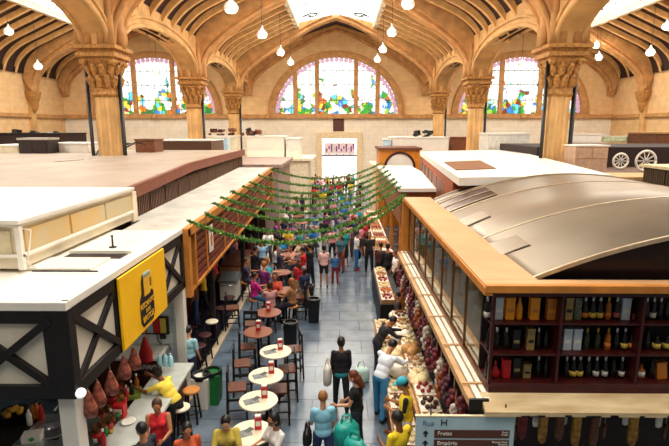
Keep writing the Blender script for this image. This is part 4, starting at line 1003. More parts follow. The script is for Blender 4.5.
PR = {'d': lambda: bottle_proto('wine_bottle', bg_, None, None), 'ds': lambda: bottle_proto('wine_bottle', bg_, None, fs_), 'do': lambda: bottle_proto('wine_bottle', bg_, lo_, fs_, 'champ'), 'dy': lambda: bottle_proto('wine_bottle', bg_, ly, fs_, 'champ'),
      'dw': lambda: bottle_proto('wine_bottle', bg_, lw, fs_), 'dk': lambda: bottle_proto('wine_bottle', bg_, lk, fs_), 'gr': lambda: bottle_proto('patterned_bottle', bgr, None, fg), 'am': lambda: bottle_proto('amber_bottle', ba, lo_, fg), 'aq': lambda: bottle_proto('amber_bottle', ba, lw, None, 'squat'),
      'rf': lambda: bottle_proto('red_flask', bred, None, None, 'flask'), 'rd': lambda: bottle_proto('round_bottle', bg_, None, fs_, 'round'), 'jy': lambda: bottle_proto('honey_jar', bg_, ly, None, 'squat'), 'of': lambda: bottle_proto('orange_bottle', co2, None, None, 'champ'),
      'S': lambda: carton('gift_carton', cs, .11, .3, stripe=lw), 'O': lambda: carton('gift_carton', co2, .12, .3, stripe=cc), 'C': lambda: carton('gift_carton', cc, .12, .29, stripe=co2), 'G': lambda: carton('gift_carton', cg, .1, .3, stripe=ck), 'R': lambda: carton('gift_carton', cr, .1, .26), 'K': lambda: carton('gift_carton', ck, .1, .29, stripe=ctn),
      'T': lambda: carton('gift_carton', ctn, .1, .2, stripe=ck), 'P': lambda: carton('small_box', lk, .05, .07, .05), 'X': lambda: carton('gift_carton', stars, .09, .3), 'A': lambda: carton('gift_carton', cc, .13, .24)}
NM = {'d': 'plain dark wine bottle', 'ds': 'dark bottle with silver neck foil', 'do': 'dark bottle with orange label and silver neck', 'dy': 'dark bottle with yellow label and silver neck', 'dw': 'dark bottle with white label and silver neck', 'dk': 'dark bottle with pink label', 'gr': 'green patterned bottle',
      'am': 'amber bottle with orange label', 'aq': 'squat amber bottle with white label', 'rf': 'red glass flask', 'rd': 'round dark bottle with silver stopper', 'jy': 'squat dark jar with yellow label', 'of': 'orange bottle-shaped decanter', 'S': 'silver gift carton', 'O': 'bright orange gift carton', 'C': 'copper gift carton',
      'G': 'gold gift carton with black band', 'R': 'red gift carton', 'K': 'black gift carton with tan print', 'T': 'tan and black short carton', 'P': 'small pink box', 'X': 'dark carton speckled with silver', 'A': 'leaning amber carton'}
SN = dict(d='a plain bottle', ds='a silver-necked bottle', do='an orange-labelled bottle', dy='a yellow-labelled bottle', dw='a white-labelled bottle', dk='a pink-labelled bottle', gr='a green bottle', am='an amber bottle', aq='the squat bottle', rf='the red flask', rd='the round bottle', jy='a jar', of='the orange decanter', S='a silver carton', O='an orange carton', C='the copper carton', G='a gold carton', R='the red carton', K='a black carton', T='the tan carton', P='the pink box', X='the speckled carton', A='the amber carton')
ROWS = [(2, 'top shelf', [(137, 'dw'), (168, 'S'), (200, 'O'), (228, 'of'), (270, 'O'), (318, 'C'), (367, 'G'), (392, 'X'), (415, 'do'), (437, 'dy'), (458, 'dy'), (482, 'am'), (506, 'dk'), (529, 'S'), (560, 'P'), (590, 'ds'), (610, 'dw'), (630, 'ds'), (650, 'd')]),
        (1, 'middle shelf', [(141, 'd'), (163, 'ds'), (190, 'ds'), (217, 'K'), (258, 'G'), (282, 'ds'), (304, 'd'), (330, 'ds'), (362, 'S'), (390, 'S'), (420, 'gr'), (450, 'gr'), (480, 'am'), (505, 'ds'), (528, 'dy'), (549, 'do'), (592, 'd'), (620, 'jy'), (650, 'jy')]),
        (0, 'bottom shelf', [(138, 'd'), (160, 'rf'), (190, 'R'), (218, 'K'), (248, 'T'), (282, 'ds'), (304, 'd'), (325, 'rd'), (361, 'ds'), (381, 'dy'), (400, 'dy'), (424, 'ds'), (447, 'dw'), (472, 'dw'), (496, 'd'), (520, 'dw'), (543, 'dw'), (575, 'aq'), (605, 'd'), (634, 'A')])]
protos = {}
for zi, rown, items in ROWS:
    prev = None; cnt = {}
    for j, (x, k) in enumerate(items):
        if k not in protos: protos[k] = PR[k]()
        p = aty(439+x/2.86, 290+{2: 97, 1: 187, 0: 268}[zi]/2.86, RY0+.17)
        ns = SN[items[j-1][1]] if j else 'the corner post'
        lab = '%s, %s, after %s' % (NM[k], rown, ns)
        if k in ('d',) : lab = 'plain dark wine bottle, %s, after %s' % (rown, ns)
        o = inst(protos[k], (p.x, RY0+.19, zs[zi]), 0, lab, 'bottles and cartons on the ' + rown)
        o['category'] = 'bottle' if k in ('d', 'ds', 'do', 'dy', 'dw', 'dk', 'gr', 'am', 'aq', 'rf', 'rd', 'of') else ('jar' if k == 'jy' else 'box')
        if k == 'A': o.rotation_euler = (0, R(-8), 0)
# goods standing in the glazed gallery
gc = [mat('tin_green', '#5c6a34', .4), mat('tin_ochre', '#b58a3a', .4), mat('tin_grey', '#a9a89a', .4), mat('tin_rust', '#8a4a24', .4)]
for k in range(16):
    e = empty('gallery_canister', (RX+.75, RY0+.95+k*.44, RB), 0, '%s canister standing behind the gallery glass' % ('dull green', 'ochre', 'grey', 'rust')[k % 4], 'canister', '%s canisters behind the gallery glass' % ('green', 'ochre', 'grey', 'rust')[k % 4])
    b = MB(); b.sm = True; h = .5+.25*((k*7) % 3); b.lathe([(.15, 0), (.16, .02), (.16, h), (.1, h+.06)], n=14); b.build('tin_body', gc[k % 4], e); b = MB(); b.lathe([(.11, h+.05), (.11, h+.11), (0, h+.12)], n=12); b.build('tin_lid', gc[(k+1) % 4], e)
# ================================================================= DIRECTION SIGN
sp0, sp1 = aty(416, 414.5, 5.72), aty(515, 417, 5.72)
dsn = empty('direction_sign', ((sp0.x+sp1.x)/2, 5.72, sp0.z-.45), 0, 'pale blue framed aisle sign reading Rua H with white words on brown strips', 'sign')
sw_ = (sp1.x-sp0.x)/2; fr = mat('sign_blue', '#b4cfd8', .5, var=.04); br_ = mat('sign_brown', '#5c3426', .5, var=.05)
MB().bb(-sw_, sw_, -.015, .015, -.45, .43).build('board', fr, dsn)
MB().bb(-sw_-.01, sw_+.01, -.02, .02, .425, .445).build('frame_rail', mat('rail_cream', '#d8cba6'), dsn)
text('lettering', 'Rua', .1, mat('letter_blue', '#5c8aa8'), dsn, (-sw_+.16, -.02, .34)); text('lettering', 'H', .13, black, dsn, (-sw_+.36, -.02, .345))
for i, (w_, t_) in enumerate((('Frutas', 'Fruits\nFrutas'), ('Empório', 'Grocery Store\nEmporio'), ('Utilidades', 'Housewares\nUtilidades'), ('Laticínios', 'Dairy'))):
    z = .19-i*.14
    b = MB(); b.bb(-sw_+.24, sw_-.06, -.02, -.01, z-.06, z+.055); b.build('brown_strip', br_, dsn)
    text('lettering', w_, .075, lw, dsn, (-sw_+.28, -.023, z+.005), align='LEFT'); text('lettering', t_, .034, lw, dsn, (sw_-.08, -.023, z+.01), align='RIGHT')
    b = MB(); b.prism([(-sw_+.13, z+.045), (-sw_+.09, z), (-sw_+.118, z), (-sw_+.118, z-.045), (-sw_+.142, z-.045), (-sw_+.142, z), (-sw_+.17, z)], 'Y', -.022, -.012); b.build('arrow', black, dsn)
for dx in (-sw_*.7, sw_*.8):
    b = MB(); b.tube([(dx, 0, .43), (dx, 0, .6)], .01, 6); b.build('hanger', black, dsn)
# ================================================================= CURED MEATS UNDER THE LEDGE
meat_y = mat('rind_yellow', '#d8a838', .5, col2='#8a4a1c', scale=14); meat_b = mat('rind_brown', '#8a5328', .5, col2='#3b1c10', scale=18); meat_r = mat('meat_red', '#a5222a', .45, col2='#5a1014', scale=10); twine = mat('twine', '#cbb48a', .8)
def hang(name, prof, m, p, lab, cat, sq=(1, 1), top=2.5, tilt=0, grp=None, extra=None):
    e = empty(name, p, 0, lab, cat, grp); b = MB(); b.sm = True; b.lathe(prof, n=14, sq=sq, wob=.04); b.build('casing', m, e)
    zt = prof[-1][1]; b = MB(); b.tube([(0, 0, zt-.01), (0, 0, max(zt+.03, top-p[2]))], .006, 5); b.build('string', twine, e)
    if extra: b = MB(); b.bb(-.05, .05, -prof[len(prof)//2][0]-.012, -prof[len(prof)//2][0]+.004, .1, .2); b.build('paper_tag', extra, e)
    return e
SAL = [(.01, 0), (.045, .04), (.055, .15), (.055, .45), (.045, .54), (.012, .58)]
SAL = [(r*1.15, z*1.25) for r, z in SAL]
HAM = [(.02, 0), (.07, .03), (.095, .1), (.085, .19), (.05, .3), (.03, .38), (.02, .42)]
MOR = [(.02, 0), (.1, .03), (.13, .12), (.13, .22), (.08, .31), (.02, .34)]
YM = RY0+.35
for px, prof, m, lab, ln, c in ((503, SAL, meat_b, 'thin brown salami hanging next to the direction sign', .58, 0), (523, SAL, meat_r, 'dark red salami hanging left of the round red one', .58, 0), (537, MOR, meat_r, 'round red sausage ball hanging under the cream ledge', .34, 0), (543.5, SAL, meat_y, 'bright yellow salami hanging right of the red sausage ball', .58, 0),
     (560, SAL, meat_b, 'short brown salami hanging between two yellowish ones', .58, 0), (577, SAL, meat_y, 'speckled yellow-brown salami hanging in the middle of the stall front', .58, 0), (595, SAL, meat_b, 'dark salami left of the pale provolone balls', .58, 0), (634, SAL, meat_y, 'mottled tan salami hanging left of the tagged red ham', .58, 0), (655, MOR, meat_r, 'red ham with white tag hanging near the right picture edge', .34, 1)):
    p = aty(px, 420, YM); z = (1.78 if prof is SAL else 2.2)+.06*sin(px); hang('hanging_salami' if prof is SAL else 'hanging_ham', prof, m, (p.x, YM, z), lab, 'meat', top=2.62, extra=lw if c else None)
for px, lab in ((606, 'pale provolone ball, left of two'), (613, 'pale provolone ball, right of two')):
    p = aty(px, 422, YM); hang('cheese_ball', [(.01, 0), (.05, .03), (.06, .07), (.03, .12), (.015, .15)], lw, (p.x, YM, 2.38), lab+' under the cream ledge', 'cheese', top=2.62)
rng = random.Random(14); bk_ = {}
for i in range(26):
    kx = [0, 1, 2][(i*5) % 3]; x = RX+.35+i*.15; m = (meat_r, meat_b, lw)[kx]
    if kx not in bk_:
        e = empty('vacuum_pack', (0, 0, 0)); b = MB(); b.sm = True; b.lathe([(.01, 0), (.05, .02), (.06, .12), (.05, .22), (.01, .25)], n=10, sq=(1, .5), wob=.1); b.build('wrapped_meat', m, e); b = MB(); b.tube([(0, 0, .24), (0, 0, .5)], .005, 5); b.build('string', twine, e); e['category'] = 'meat pack'; bk_[kx] = e
    inst(bk_[kx], (x, RY0+.62+.06*(i % 2), 2.08-.22*(i % 3)), rng.random(), '%s packed meat on a string in the dark back row of the deli' % ('red', 'brown', 'white')[kx], '%s packs in the deli back row' % ('red', 'brown', 'white')[kx])
b = MB(); b.bb(RX+.1, 6.3, RY0+.05, RY0+.85, .95, 1.02)
lc = empty('deli_counter', (4, 6, 0), 0, 'dark deli counter below the hanging meats', 'counter'); pm(b, 'worktop', steel, lc); b = MB(); b.bb(RX+.15, 6.2, RY0+.1, RY0+.8, 0, .95); pm(b, 'cabinet', dark, lc)
# hams on the half-timbered stall
for i, (px, py) in enumerate(((89, 402), (98, 392), (111, 381), (124, 366), (134, 357))):
    p = atx(px, py, LX+.02); o = hang('hanging_ham', HAM, mat('ham_pink', '#c06a50', .45, col2='#54201a', scale=14), (p.x, p.y, p.z-.25), 'netted ham under the half-timbered fascia, %s' % ('nearest the corner lamp', 'second from the corner lamp', 'in the middle of the row', 'fourth from the corner lamp', 'farthest, below the yellow sign')[i], 'ham', (1.25, .8), top=LB, grp='hams under the half-timbered stall')
rp = empty('red_bag', (-4.1, 9.6, 1.3), 0, 'bright red bag hanging beyond the row of hams', 'bag'); b = MB(); b.sm = True; b.lathe([(.02, 0), (.13, .05), (.14, .24), (.09, .42), (.03, .6)], n=14, sq=(1, .6), wob=.08); b.build('sack', mat('bag_red', '#b5161c', .6), rp); b = MB(); b.tube([(0, 0, .6), (0, 0, 1.28)], .008); b.build('string', twine, rp)
# things on the serving counter
can_red = mat('packet_red', '#c9201f', .45, var=.1); foil_g = mat('leaf_mix', '#3d6a30', .6, col2='#a03a28', scale=18)
def small(name, p, lab, cat, fn): e = empty(name, p, 0, lab, cat); fn(e); return e
def rb_(e): MB().bb(-.11, .11, -.08, .08, 0, .26).build('box_body', can_red, e); MB().bb(-.08, .08, -.086, -.08, .1, .2).build('box_print', lw, e)
small('snack_box', (*atz(120, 417, 1.06).xy, 1.06), 'tall bright red packet box on the serving counter', 'box', rb_)
def plate(e, r=.13):
    b = MB(); b.sm = True; b.lathe([(0, .004), (r*.6, .004), (r, .02), (r*1.02, .026), (r*.6, 0)], n=20); b.build('plate_rim', white, e)
for px, py, lab in ((128, 422, 'white plate on the serving counter in front of the woman in red'), (149, 391, 'white plate under the hands of the woman in yellow')): small('dinner_plate', (*atz(px, py, 1.065).xy, 1.062), lab, 'plate', plate)
def plantpot(e):
    rng = random.Random(len(bpy.data.objects)); b = MB(); b.sm = True; b.lathe([(.07, 0), (.1, .12), (.1, .14)], n=12); b.build('pot', can_red, e); b = MB()
    for k in range(46):
        a = rng.random()*6.28; l = rng.uniform(.08, .24); t = V((cos(a)*l*.8, sin(a)*l*.8, .14+rng.random()*.26)); s_ = V((-sin(a), cos(a), 0))*.025; b.add([V((0, 0, .12)), t*.6+s_+V((0, 0, .05)), t, t*.6-s_+V((0, 0, .05))], [(0, 1, 2, 3)])
    b.build('leaves', foil_g, e)
for i, (px, py) in enumerate(((104, 420), (108, 432), (98, 440), (113, 404), (118, 393))):
    small('potted_plant', (*atz(px, py, 1.06).xy, 1.06), 'leafy potted plant on the serving counter, %s' % ('behind the red packet box', 'beside the near plates', 'closest to the corner post', 'under the nearest hams', 'farthest along')[i], 'plant', plantpot)
for i, (px, py, m, nm) in enumerate(((127, 400, can_red, 'red'), (132, 395, bgr, 'green'), (137, 388, ba, 'amber'), (112, 425, bgr, 'tall green'), (104, 446, bred, 'deep red'))):
    e = empty('sauce_bottle', (*atz(px, py, 1.06).xy, 1.06), 0, '%s sauce bottle among the plants on the serving counter' % nm, 'bottle'); b = MB(); b.sm = True; b.lathe([(.04, 0), (.045, .02), (.045, .16), (.018, .22), (.016, .28)], n=12); b.build('bottle_body', m, e); b = MB(); b.lathe([(.02, .27), (.02, .31), (0, .315)], n=10); b.build('bottle_cap', lw, e)
gb_ = empty('green_tray', (*atz(130, 396, 1.06).xy, 1.06), R(20), 'olive green shallow tray on the far part of the serving counter', 'tray'); b = MB(); b.bb(-.2, .2, -.16, .16, 0, .02)
for s_ in (-1, 1): b.bb(-.2, .2, s_*.16-.01, s_*.16+.01, 0, .09); b.bb(s_*.2-.01, s_*.2+.01, -.16, .16, 0, .09)
b.build('tray_body', mat('olive_tray', '#7d8a2c', .5), gb_)
cupm = [white, can_red, mat('cup_green', '#2f8a4a', .4), ly, fr]
for i in range(16):
    p = atz(96+(i % 4)*5+(i//4)*7, 442-(i//4)*13-(i % 4)*3, 1.06); e = empty('condiment_cup', (p.x, p.y, 1.06), 0, '%s cup in the clutter along the inner side of the serving counter' % ('white', 'red', 'green', 'yellow', 'pale blue')[i % 5], 'cup', '%s cups on the serving counter' % ('white', 'red', 'green', 'yellow', 'pale blue')[i % 5])
    b = MB(); b.sm = True; h = .09+.05*(i % 3); b.lathe([(.035, 0), (.05, h), (.045, h), (.03, .01), (0, .01)], n=12); b.build('cup_body', cupm[i % 5], e); b = MB(); b.ball((0, 0, h-.01), (.042, .042, .02), 10, 6); b.build('filling', foil_g if i % 2 else can_red, e)
# back counter items and picture
dt = empty('utensil_tray', (*atz(146, 371, 1.18).xy, 1.18), 0, 'black utensil tray on the pale back worktop', 'tray'); b = MB(); b.bb(-.25, .25, -.12, .12, 0, .08); b.build('tray_body', black, dt)
b = MB()
for k in range(4): b.bb(-.2+k*.11, -.13+k*.11, -.08, .08, .08, .1)
b.build('tray_lids', steel, dt)
for i, px in enumerate((160, 166, 171)):
    e = empty('water_bottle', (*atz(px, 366, 1.18).xy, 1.18), 0, 'pale blue plastic bottle on the back worktop, %s' % ('nearest the tray', 'middle', 'beside the white end post')[i], 'bottle'); b = MB(); b.sm = True; b.lathe([(.05, 0), (.055, .02), (.05, .2), (.02, .26)], n=12); b.build('bottle_body', mat('pet_blue', '#a9dbe8', .15, var=0), e); b = MB(); b.lathe([(.02, .26), (.02, .29), (0, .295)], n=10); b.build('bottle_cap', fr, e)
mp_ = aty(154, 325, 10.73); mo = empty('menu_screen', (mp_.x, 10.72, mp_.z), 0, 'small colourful picture panel high on the white tiled stall wall', 'screen'); MB().bb(-.35, .35, -.03, .02, -.22, .22).build('screen_frame', black, mo)
for k, m in enumerate((lo_, fr, can_red, ly)): MB().bb(-.31+k*.155, -.17+k*.155, -.036, -.03, -.18, .18).build('picture_field', m, mo)
MB().bb(-.07, .07, -.02, 0, -.07, .07).build('socket_plate', black, empty('wall_socket', aty(163, 336, 10.74), 0, 'dark square socket on the white tiled stall wall', 'socket'))
b = MB(); b.sm = True; c0 = aty(157, 330, 10.72); b.tube([c0, c0+V((0, 0, -.25)), c0+V((.1, 0, -.4)), c0+V((.25, 0, -.35)), c0+V((.3, 0, -.5))], .01, 6); tag(b.build('wall_cable', black), 'thin dark cable looping down the white tiled stall wall', 'cable')
# front of the half-timbered stall
bk = empty('fruit_basket', (*atz(14, 418, .94).xy, .94), 0, 'dark basket of yellow fruit on the display counter', 'basket'); b = MB(); b.sm = True; b.lathe([(.18, 0), (.24, .12), (.26, .14), (.22, .12), (.16, .02), (0, .02)], n=20); b.build('basket_body', dark, bk)
fy = mat('fruit_yellow', '#d49a2c', .5, var=.2); f0 = None
fp = empty('yellow_fruit', (0, 0, 0)); b = MB(); b.sm = True; b.ball((0, 0, 0), (.06, .06, .055), 12, 8); b.build('fruit_skin', fy, fp); b = MB(); b.tube([(0, 0, .05), (0.005, 0, .075)], .006, 5); b.build('stem', dark, fp); fp['category'] = 'fruit'
for k in range(9):
    a = k*.9; r = .12 if k < 6 else .045; inst(fp, (bk.location.x+r*cos(a), bk.location.y+r*sin(a), .94+(.12 if k < 6 else .19)), a, 'round yellow fruit in the dark basket on the display counter', 'yellow fruit in the dark basket')
for i, (px, py, m, nm) in enumerate(((30, 425, lw, 'white'), (34, 420, ba, 'amber'), (38, 418, lo_, 'orange'), (42, 420, can_red, 'red'))):
    e = empty('syrup_bottle', (*atz(px, py, .94).xy, .94), 0, '%s bottle in the row beside the steel sink' % nm, 'bottle'); b = MB(); b.sm = True; b.lathe([(.04, 0), (.045, .02), (.045, .2), (.02, .27), (.018, .33)], n=12); b.build('bottle_body', m, e); b = MB(); b.lathe([(.022, .32), (.022, .36), (0, .365)], n=10); b.build('bottle_cap', black, e)
e = empty('carton_box', (*atz(33, 440, .94).xy, .94), R(15), 'white box with green leaf mark on the display counter', 'box'); MB().bb(-.15, .15, -.1, .1, 0, .14).build('box_body', white, e); b = MB(); b.prism([(0, .03), (.06, .06), (.03, .12), (-.04, .08)], 'Y', -.106, -.1); b.build('leaf_mark', mat('leaf_green', '#2b9a3a'), e)
# ================================================================= TABLES, CHAIRS, BINS
twh = mat('table_cream', '#f0e3c6', .4, var=.05); tbr = mat('table_brown', '#8a4a2c', .4, var=.2)
def table(m, name='bistro_table'):
    t = empty(name, (0, 0, 0)); t['category'] = 'table'
    b = MB(); b.sm = False; b.lathe([(.34, 1.03), (.37, 1.04), (.37, 1.065), (.36, 1.07), (0, 1.07)], n=32); b.build('table_top', m, t)
    b = MB(); b.sm = True; b.lathe([(.035, .04), (.035, 1.03)], n=12); b.build('pedestal', black, t)
    b = MB(); b.sm = True; b.lathe([(.24, 0), (.24, .02), (.05, .05), (.04, .07)], n=20); b.build('base', black, t); return t
def holder(m):
    e = empty('menu_holder', (0, 0, 0)); e['category'] = 'holder'; MB().bb(-.06, .06, -.05, .05, 0, .24).build('holder_body', m, e); b = MB(); b.bb(-.04, .04, -.056, -.05, .08, .17); b.build('printed_panel', lw, e); MB().bb(-.05, .05, -.04, .04, .24, .26).build('napkins', white, e); return e
def mats_(): 
    e = empty('place_mat', (0, 0, 0)); e['category'] = 'place mat'; b = MB(); b.bb(-.15, .13, -.1, .1, 0, .005); b.build('paper_sheet', mat('mat_grey', '#8b8f8c', .7, var=.5, scale=30), e); MB().box((.1, .06, .006), (.16, .1, .004), .5).build('folded_menu', mat('mat_grey2', '#5f6664', .7, var=.5, scale=30), e); return e
tp, bp, hp_, mp2 = table(twh), table(tbr), holder(can_red), mats_()
TAB = [(275.5, 351, 'farthest of the four cream tables'), (266, 375, 'second farthest of the four cream tables'), (258.5, 400, 'third cream table along the aisle'), (251.5, 432, 'nearest cream table, people seated round it')]
for px, py, lb in TAB:
    p = atz(px, py, 1.07); inst(tp, (p.x, p.y, 0), 0, 'round cream high table, '+lb, 'cream high tables along the aisle')
    inst(hp_, (p.x+.1, p.y+.1, 1.07), R(10), 'red napkin and menu holder on the '+lb, 'menu holders'); inst(mp2, (p.x-.12, p.y-.05, 1.072), R(25), 'grey printed place mat on the '+lb, 'place mats')
BT = [(258, 331.5, 'just beyond the cream tables'), (268, 312, 'where the person in magenta sits'), (281, 272, 'in the middle of the seated crowd'), (286, 290, 'between the seated diners'), (290, 254, 'behind the seated crowd'), (296, 243, 'under the garlands')]
for px, py, lb in BT:
    p = atz(px, py, 1.07); inst(bp, (p.x, p.y, 0), 0, 'round brown high table '+lb, 'brown high tables along the aisle')
    if py > 300: inst(hp_, (p.x, p.y+.1, 1.07), 0, 'menu holder on the brown table '+lb, 'menu holders')
def chair():
    c = empty('high_chair', (0, 0, 0)); c['category'] = 'chair'
    b = MB(); b.bb(-.2, .2, -.2, .2, .72, .76); b.build('seat', wood, c)
    for sx in (-1, 1):
        for sy in (-1, 1):
            b = MB(); b.bar((sx*.21, sy*.21, 0), (sx*.18, sy*.18, .72 if sy > 0 else 1.18), .04); b.build('leg', dark, c)
    b = MB(); b.bb(-.2, .2, -.2, -.17, 1.1, 1.2); b.bb(-.2, .2, -.2, -.175, .92, .98); b.build('backrest', dark, c)
    b = MB()
    for z in (.25, .5):
        for s_ in (-1, 1): b.bb(-.2, .2, s_*.2-.015, s_*.2+.015, z-.015, z+.015); b.bb(s_*.2-.015, s_*.2+.015, -.2, .2, z+.04, z+.07)
    b.build('stretcher', dark, c); return c
def stool(m=None):
    c = empty('bar_stool', (0, 0, 0)); c['category'] = 'stool'
    b = MB(); b.sm = False; b.lathe([(.17, .7), (.18, .71), (.18, .735), (.16, .75), (0, .75)], n=24); b.build('seat', m or orange, c)
    for k in range(4):
        a = pi/4+k*pi/2; b = MB(); b.bar((.2*cos(a), .2*sin(a), 0), (.12*cos(a), .12*sin(a), .7), .035); b.build('leg', dark, c)
    b = MB(); b.tube([(.175*cos(2*pi*k/16), .175*sin(2*pi*k/16), .25) for k in range(17)], .012, 6); b.build('foot_ring', dark, c); return c
chp = chair(); spx = stool(); spx2 = None
CH = [(248, 373, R(-75), 'left of the farthest cream table'), (288, 398, R(100), 'right of the third cream table'), (294, 376, R(105), 'right of the second farthest cream table'), (280, 420, R(95), 'right of the nearest cream table'), (238, 418, R(-80), 'left of the third cream table'), (243, 392, R(-80), 'left of the second farthest cream table'),
      (233, 330, R(-80), 'behind the magenta shirt'), (300, 318, R(90), 'beside the first dark bin'), (301, 296, R(95), 'beside the second dark bin'), (253, 348, R(0), 'before the brown table beyond the cream ones')]
for px, py, rz, lb in CH:
    p = atz(px, py, 0); inst(chp, (p.x, p.y, 0), rz, 'dark wooden high chair '+lb, 'dark high chairs')
p = atz(193, 421, 0); inst(spx, (p.x, p.y, 0), 0, 'dark-legged stool with round light wood seat beside the waste bins')
for i, (px, py) in enumerate(((183, 440), (213, 345), (206, 360), (200, 372), (222, 330), (230, 318))):
    p = atz(px, py, 0); so = inst(spx, (p.x, p.y, 0), .3*i, 'round bar stool %s' % ('with pale seat behind the leaning woman in yellow', 'in the dark passage, with the topmost light seat', 'in the dark passage, second of three', 'in the dark passage nearest the waste bins', 'in front of the white serving cart', 'beside the tan food counter')[i], 'bar stools in the dark passage' if i else None)
    for c in so.children:
        if c.name.startswith('seat'): tone(c, 0, twh if i in (0, 1) else redwood)
def wbin(m, lid, w=.2):
    e = empty('waste_bin', (0, 0, 0)); e['category'] = 'bin'; b = MB(); b.prism([(-w*.85, 0), (w*.85, 0), (w, .72), (-w, .72)], 'Y', -w, w); b.build('bin_body', m, e)
    b = MB(); b.strip([(w*.9*cos(a*pi/12), w*.9*sin(a*pi/12)) for a in range(25)], [(w*1.12*cos(a*pi/12), w*1.12*sin(a*pi/12)) for a in range(25)], 'Z', .68, .78); b.build('liner_rim', black, e); b = MB(); b.bb(-w*.8, w*.8, -w*.8, w*.8, .6, .66); b.build('liner', lid, e); return e
for px, py, m, lb in ((203, 405, white, 'pale grey waste bin with black liner next to the green one'), (213.5, 401, mat('bin_green', '#12702f', .5), 'bright green waste bin with black liner'), (314, 321, black, 'dark waste bin standing in the aisle'), (308.5, 306, black, 'dark waste bin beside the farther high chair'), (291, 347, black, 'dark waste bin right of the farthest cream table')):
    p = atz(px, py, 0); e = wbin(m, black, .19); e.location = p; e['label'] = lb
# ================================================================= FRUIT AND DRY GOODS STANDS, RIGHT SIDE
crm = mat('crate_wood', '#b98a58', .7, var=.3); paper = mat('white_paper', '#f3ead8', .7, var=.05)
gdm = {'dates': mat('goods_tan', '#c08a4a', .6, var=.4, scale=30), 'nuts': mat('goods_brown', '#7b4a22', .6, var=.4, scale=30), 'cod': mat('goods_cream', '#e8cf9c', .6, var=.25, scale=20), 'fig': mat('goods_dark', '#4a2416', .6, var=.4), 'cherry': mat('goods_red', '#9c2428', .4, var=.3), 'apple': mat('goods_orange', '#cf7434', .5, var=.3)}
st_ = empty('fruit_stand', (1.5, 10.5, 0), 0, 'stepped wooden fruit stand along the glazed liquor stall', 'stand')
b = MB(); b.bb(1.02, 1.95, 7.6, 13.4, 0, .62); b.bb(1.45, 1.95, 7.6, 13.4, .62, .9); pm(b, 'plinth', brownb, st_)
b = MB(); b.bb(.98, 1.45, 7.55, 13.45, .62, .66); b.bb(1.44, 1.96, 7.55, 13.45, .9, .94); pm(b, 'shelf', crm, st_)
def crate():
    e = empty('fruit_crate', (0, 0, 0)); e['category'] = 'crate'; b = MB()
    b.bb(-.2, .2, -.26, .26, 0, .015)
    for s_ in (-1, 1):
        for z in (.03, .09): b.bb(s_*.2-.008, s_*.2+.008, -.26, .26, z, z+.045); b.bb(-.2, .2, s_*.26-.008, s_*.26+.008, z, z+.045)
    b.build('crate_body', crm, e)
    b = MB(); rng = random.Random(4)
    vs = []; n = 16
    for i in range(n+1):
        for j in range(n+1): vs.append((-.21+.42*i/n, -.27+.54*j/n, .1+.05*rng.random()))
    b.add(vs, [(i*(n+1)+j, (i+1)*(n+1)+j, (i+1)*(n+1)+j+1, i*(n+1)+j+1) for i in range(n) for j in range(n)]); b.build('paper_lining', paper, e); return e
cp = crate()
def fruit(kind, r, sz):
    e = empty(kind+'_fruit', (0, 0, 0)); e['category'] = 'fruit'; b = MB(); b.sm = True
    b.lathe([(0, -sz*.9), (r*.5, -sz*.85), (r*.9, -sz*.4), (r, 0), (r*.85, sz*.55), (r*.4, sz*.88), (.004, sz*.8)], n=12, wob=.05)
    b.build('fruit_skin', gdm[kind], e); b = MB(); b.tube([(0, 0, sz*.75), (.006, 0, sz*1.1)], .005, 5); b.build('stem', dark, e); return e
fpro = {k: fruit(k, r, s) for k, r, s in (('dates', .055, .04), ('nuts', .05, .045), ('cod', .07, .05), ('fig', .05, .05), ('cherry', .045, .045), ('apple', .055, .055))}
kinds = ['cod', 'dates', 'nuts', 'cod', 'fig', 'cherry', 'cod', 'dates', 'apple', 'cod']
wordk = dict(dates='tan oval dried fruit', nuts='brown knobbly nut', cod='cream wrapped fruit', fig='dark fig', cherry='dark red fruit', apple='orange-red fruit')
rng = random.Random(21)
for i in range(10):
    for lev, (x, z) in enumerate(((1.21, .66), (1.7, .94))):
        y = 7.9+i*.57; k = kinds[(i+lev*3) % 10]
        inst(cp, (x, y, z), 0, 'paper lined wooden crate of %ss, %s row of the fruit stand' % (wordk[k], ('lower', 'upper')[lev]), 'crates on the fruit stand, %s row, %s' % (('lower', 'upper')[lev], k))
        for q in range(7):
            a = q*1.05; rr = .0 if q == 6 else .12; inst(fpro[k], (x+rr*cos(a), y+rr*1.4*sin(a), z+.165+(.05 if q == 6 else 0)), a, '%s in a crate of the %s row on the fruit stand' % (wordk[k], ('lower', 'upper')[lev]), '%s, %s row' % (wordk[k], ('lower', 'upper')[lev]))
# big lumps: wrapped bundles and loaves on the stand
def lump(name, p, r, m, lab, cat='bundle'):
    rng = random.Random(int(p[1]*100)); f = Flesh()
    for k in range(7): f.ell((rng.uniform(-.6, .6)*r, rng.uniform(-.6, .6)*r, r*.45+rng.uniform(-.2, .3)*r), (r*rng.uniform(.3, .55),)*2+(r*.4,))
    f.ell((0, 0, r*.35), (r*.9, r*.9, r*.4)); e = f.build(name, m, None, .016); e.location = p; tag(e, lab, cat)
    return e
lump('paper_bundle', (*atz(402, 338, .95).xy, .85), .3, paper, 'white paper wrapped bundle on the fruit stand beside the dark jacket vendor')
lump('paper_bundle', (*atz(394, 352, .9).xy, .8), .3, gdm['cod'], 'cream wrapped bundle in the middle of the fruit stand')
lump('paper_bundle', (*atz(412, 353, 1.0).xy, .95), .26, gdm['dates'], 'large tan loaf-like bundle on the upper row of the stand')
lump('paper_bundle', (*atz(400, 370, .9).xy, .78), .32, paper, 'rumpled white bundle opposite the man in white')
lump('paper_bundle', (*atz(420, 383, 1.0).xy, .95), .24, gdm['cod'], 'cream bundle right of the teal cap')
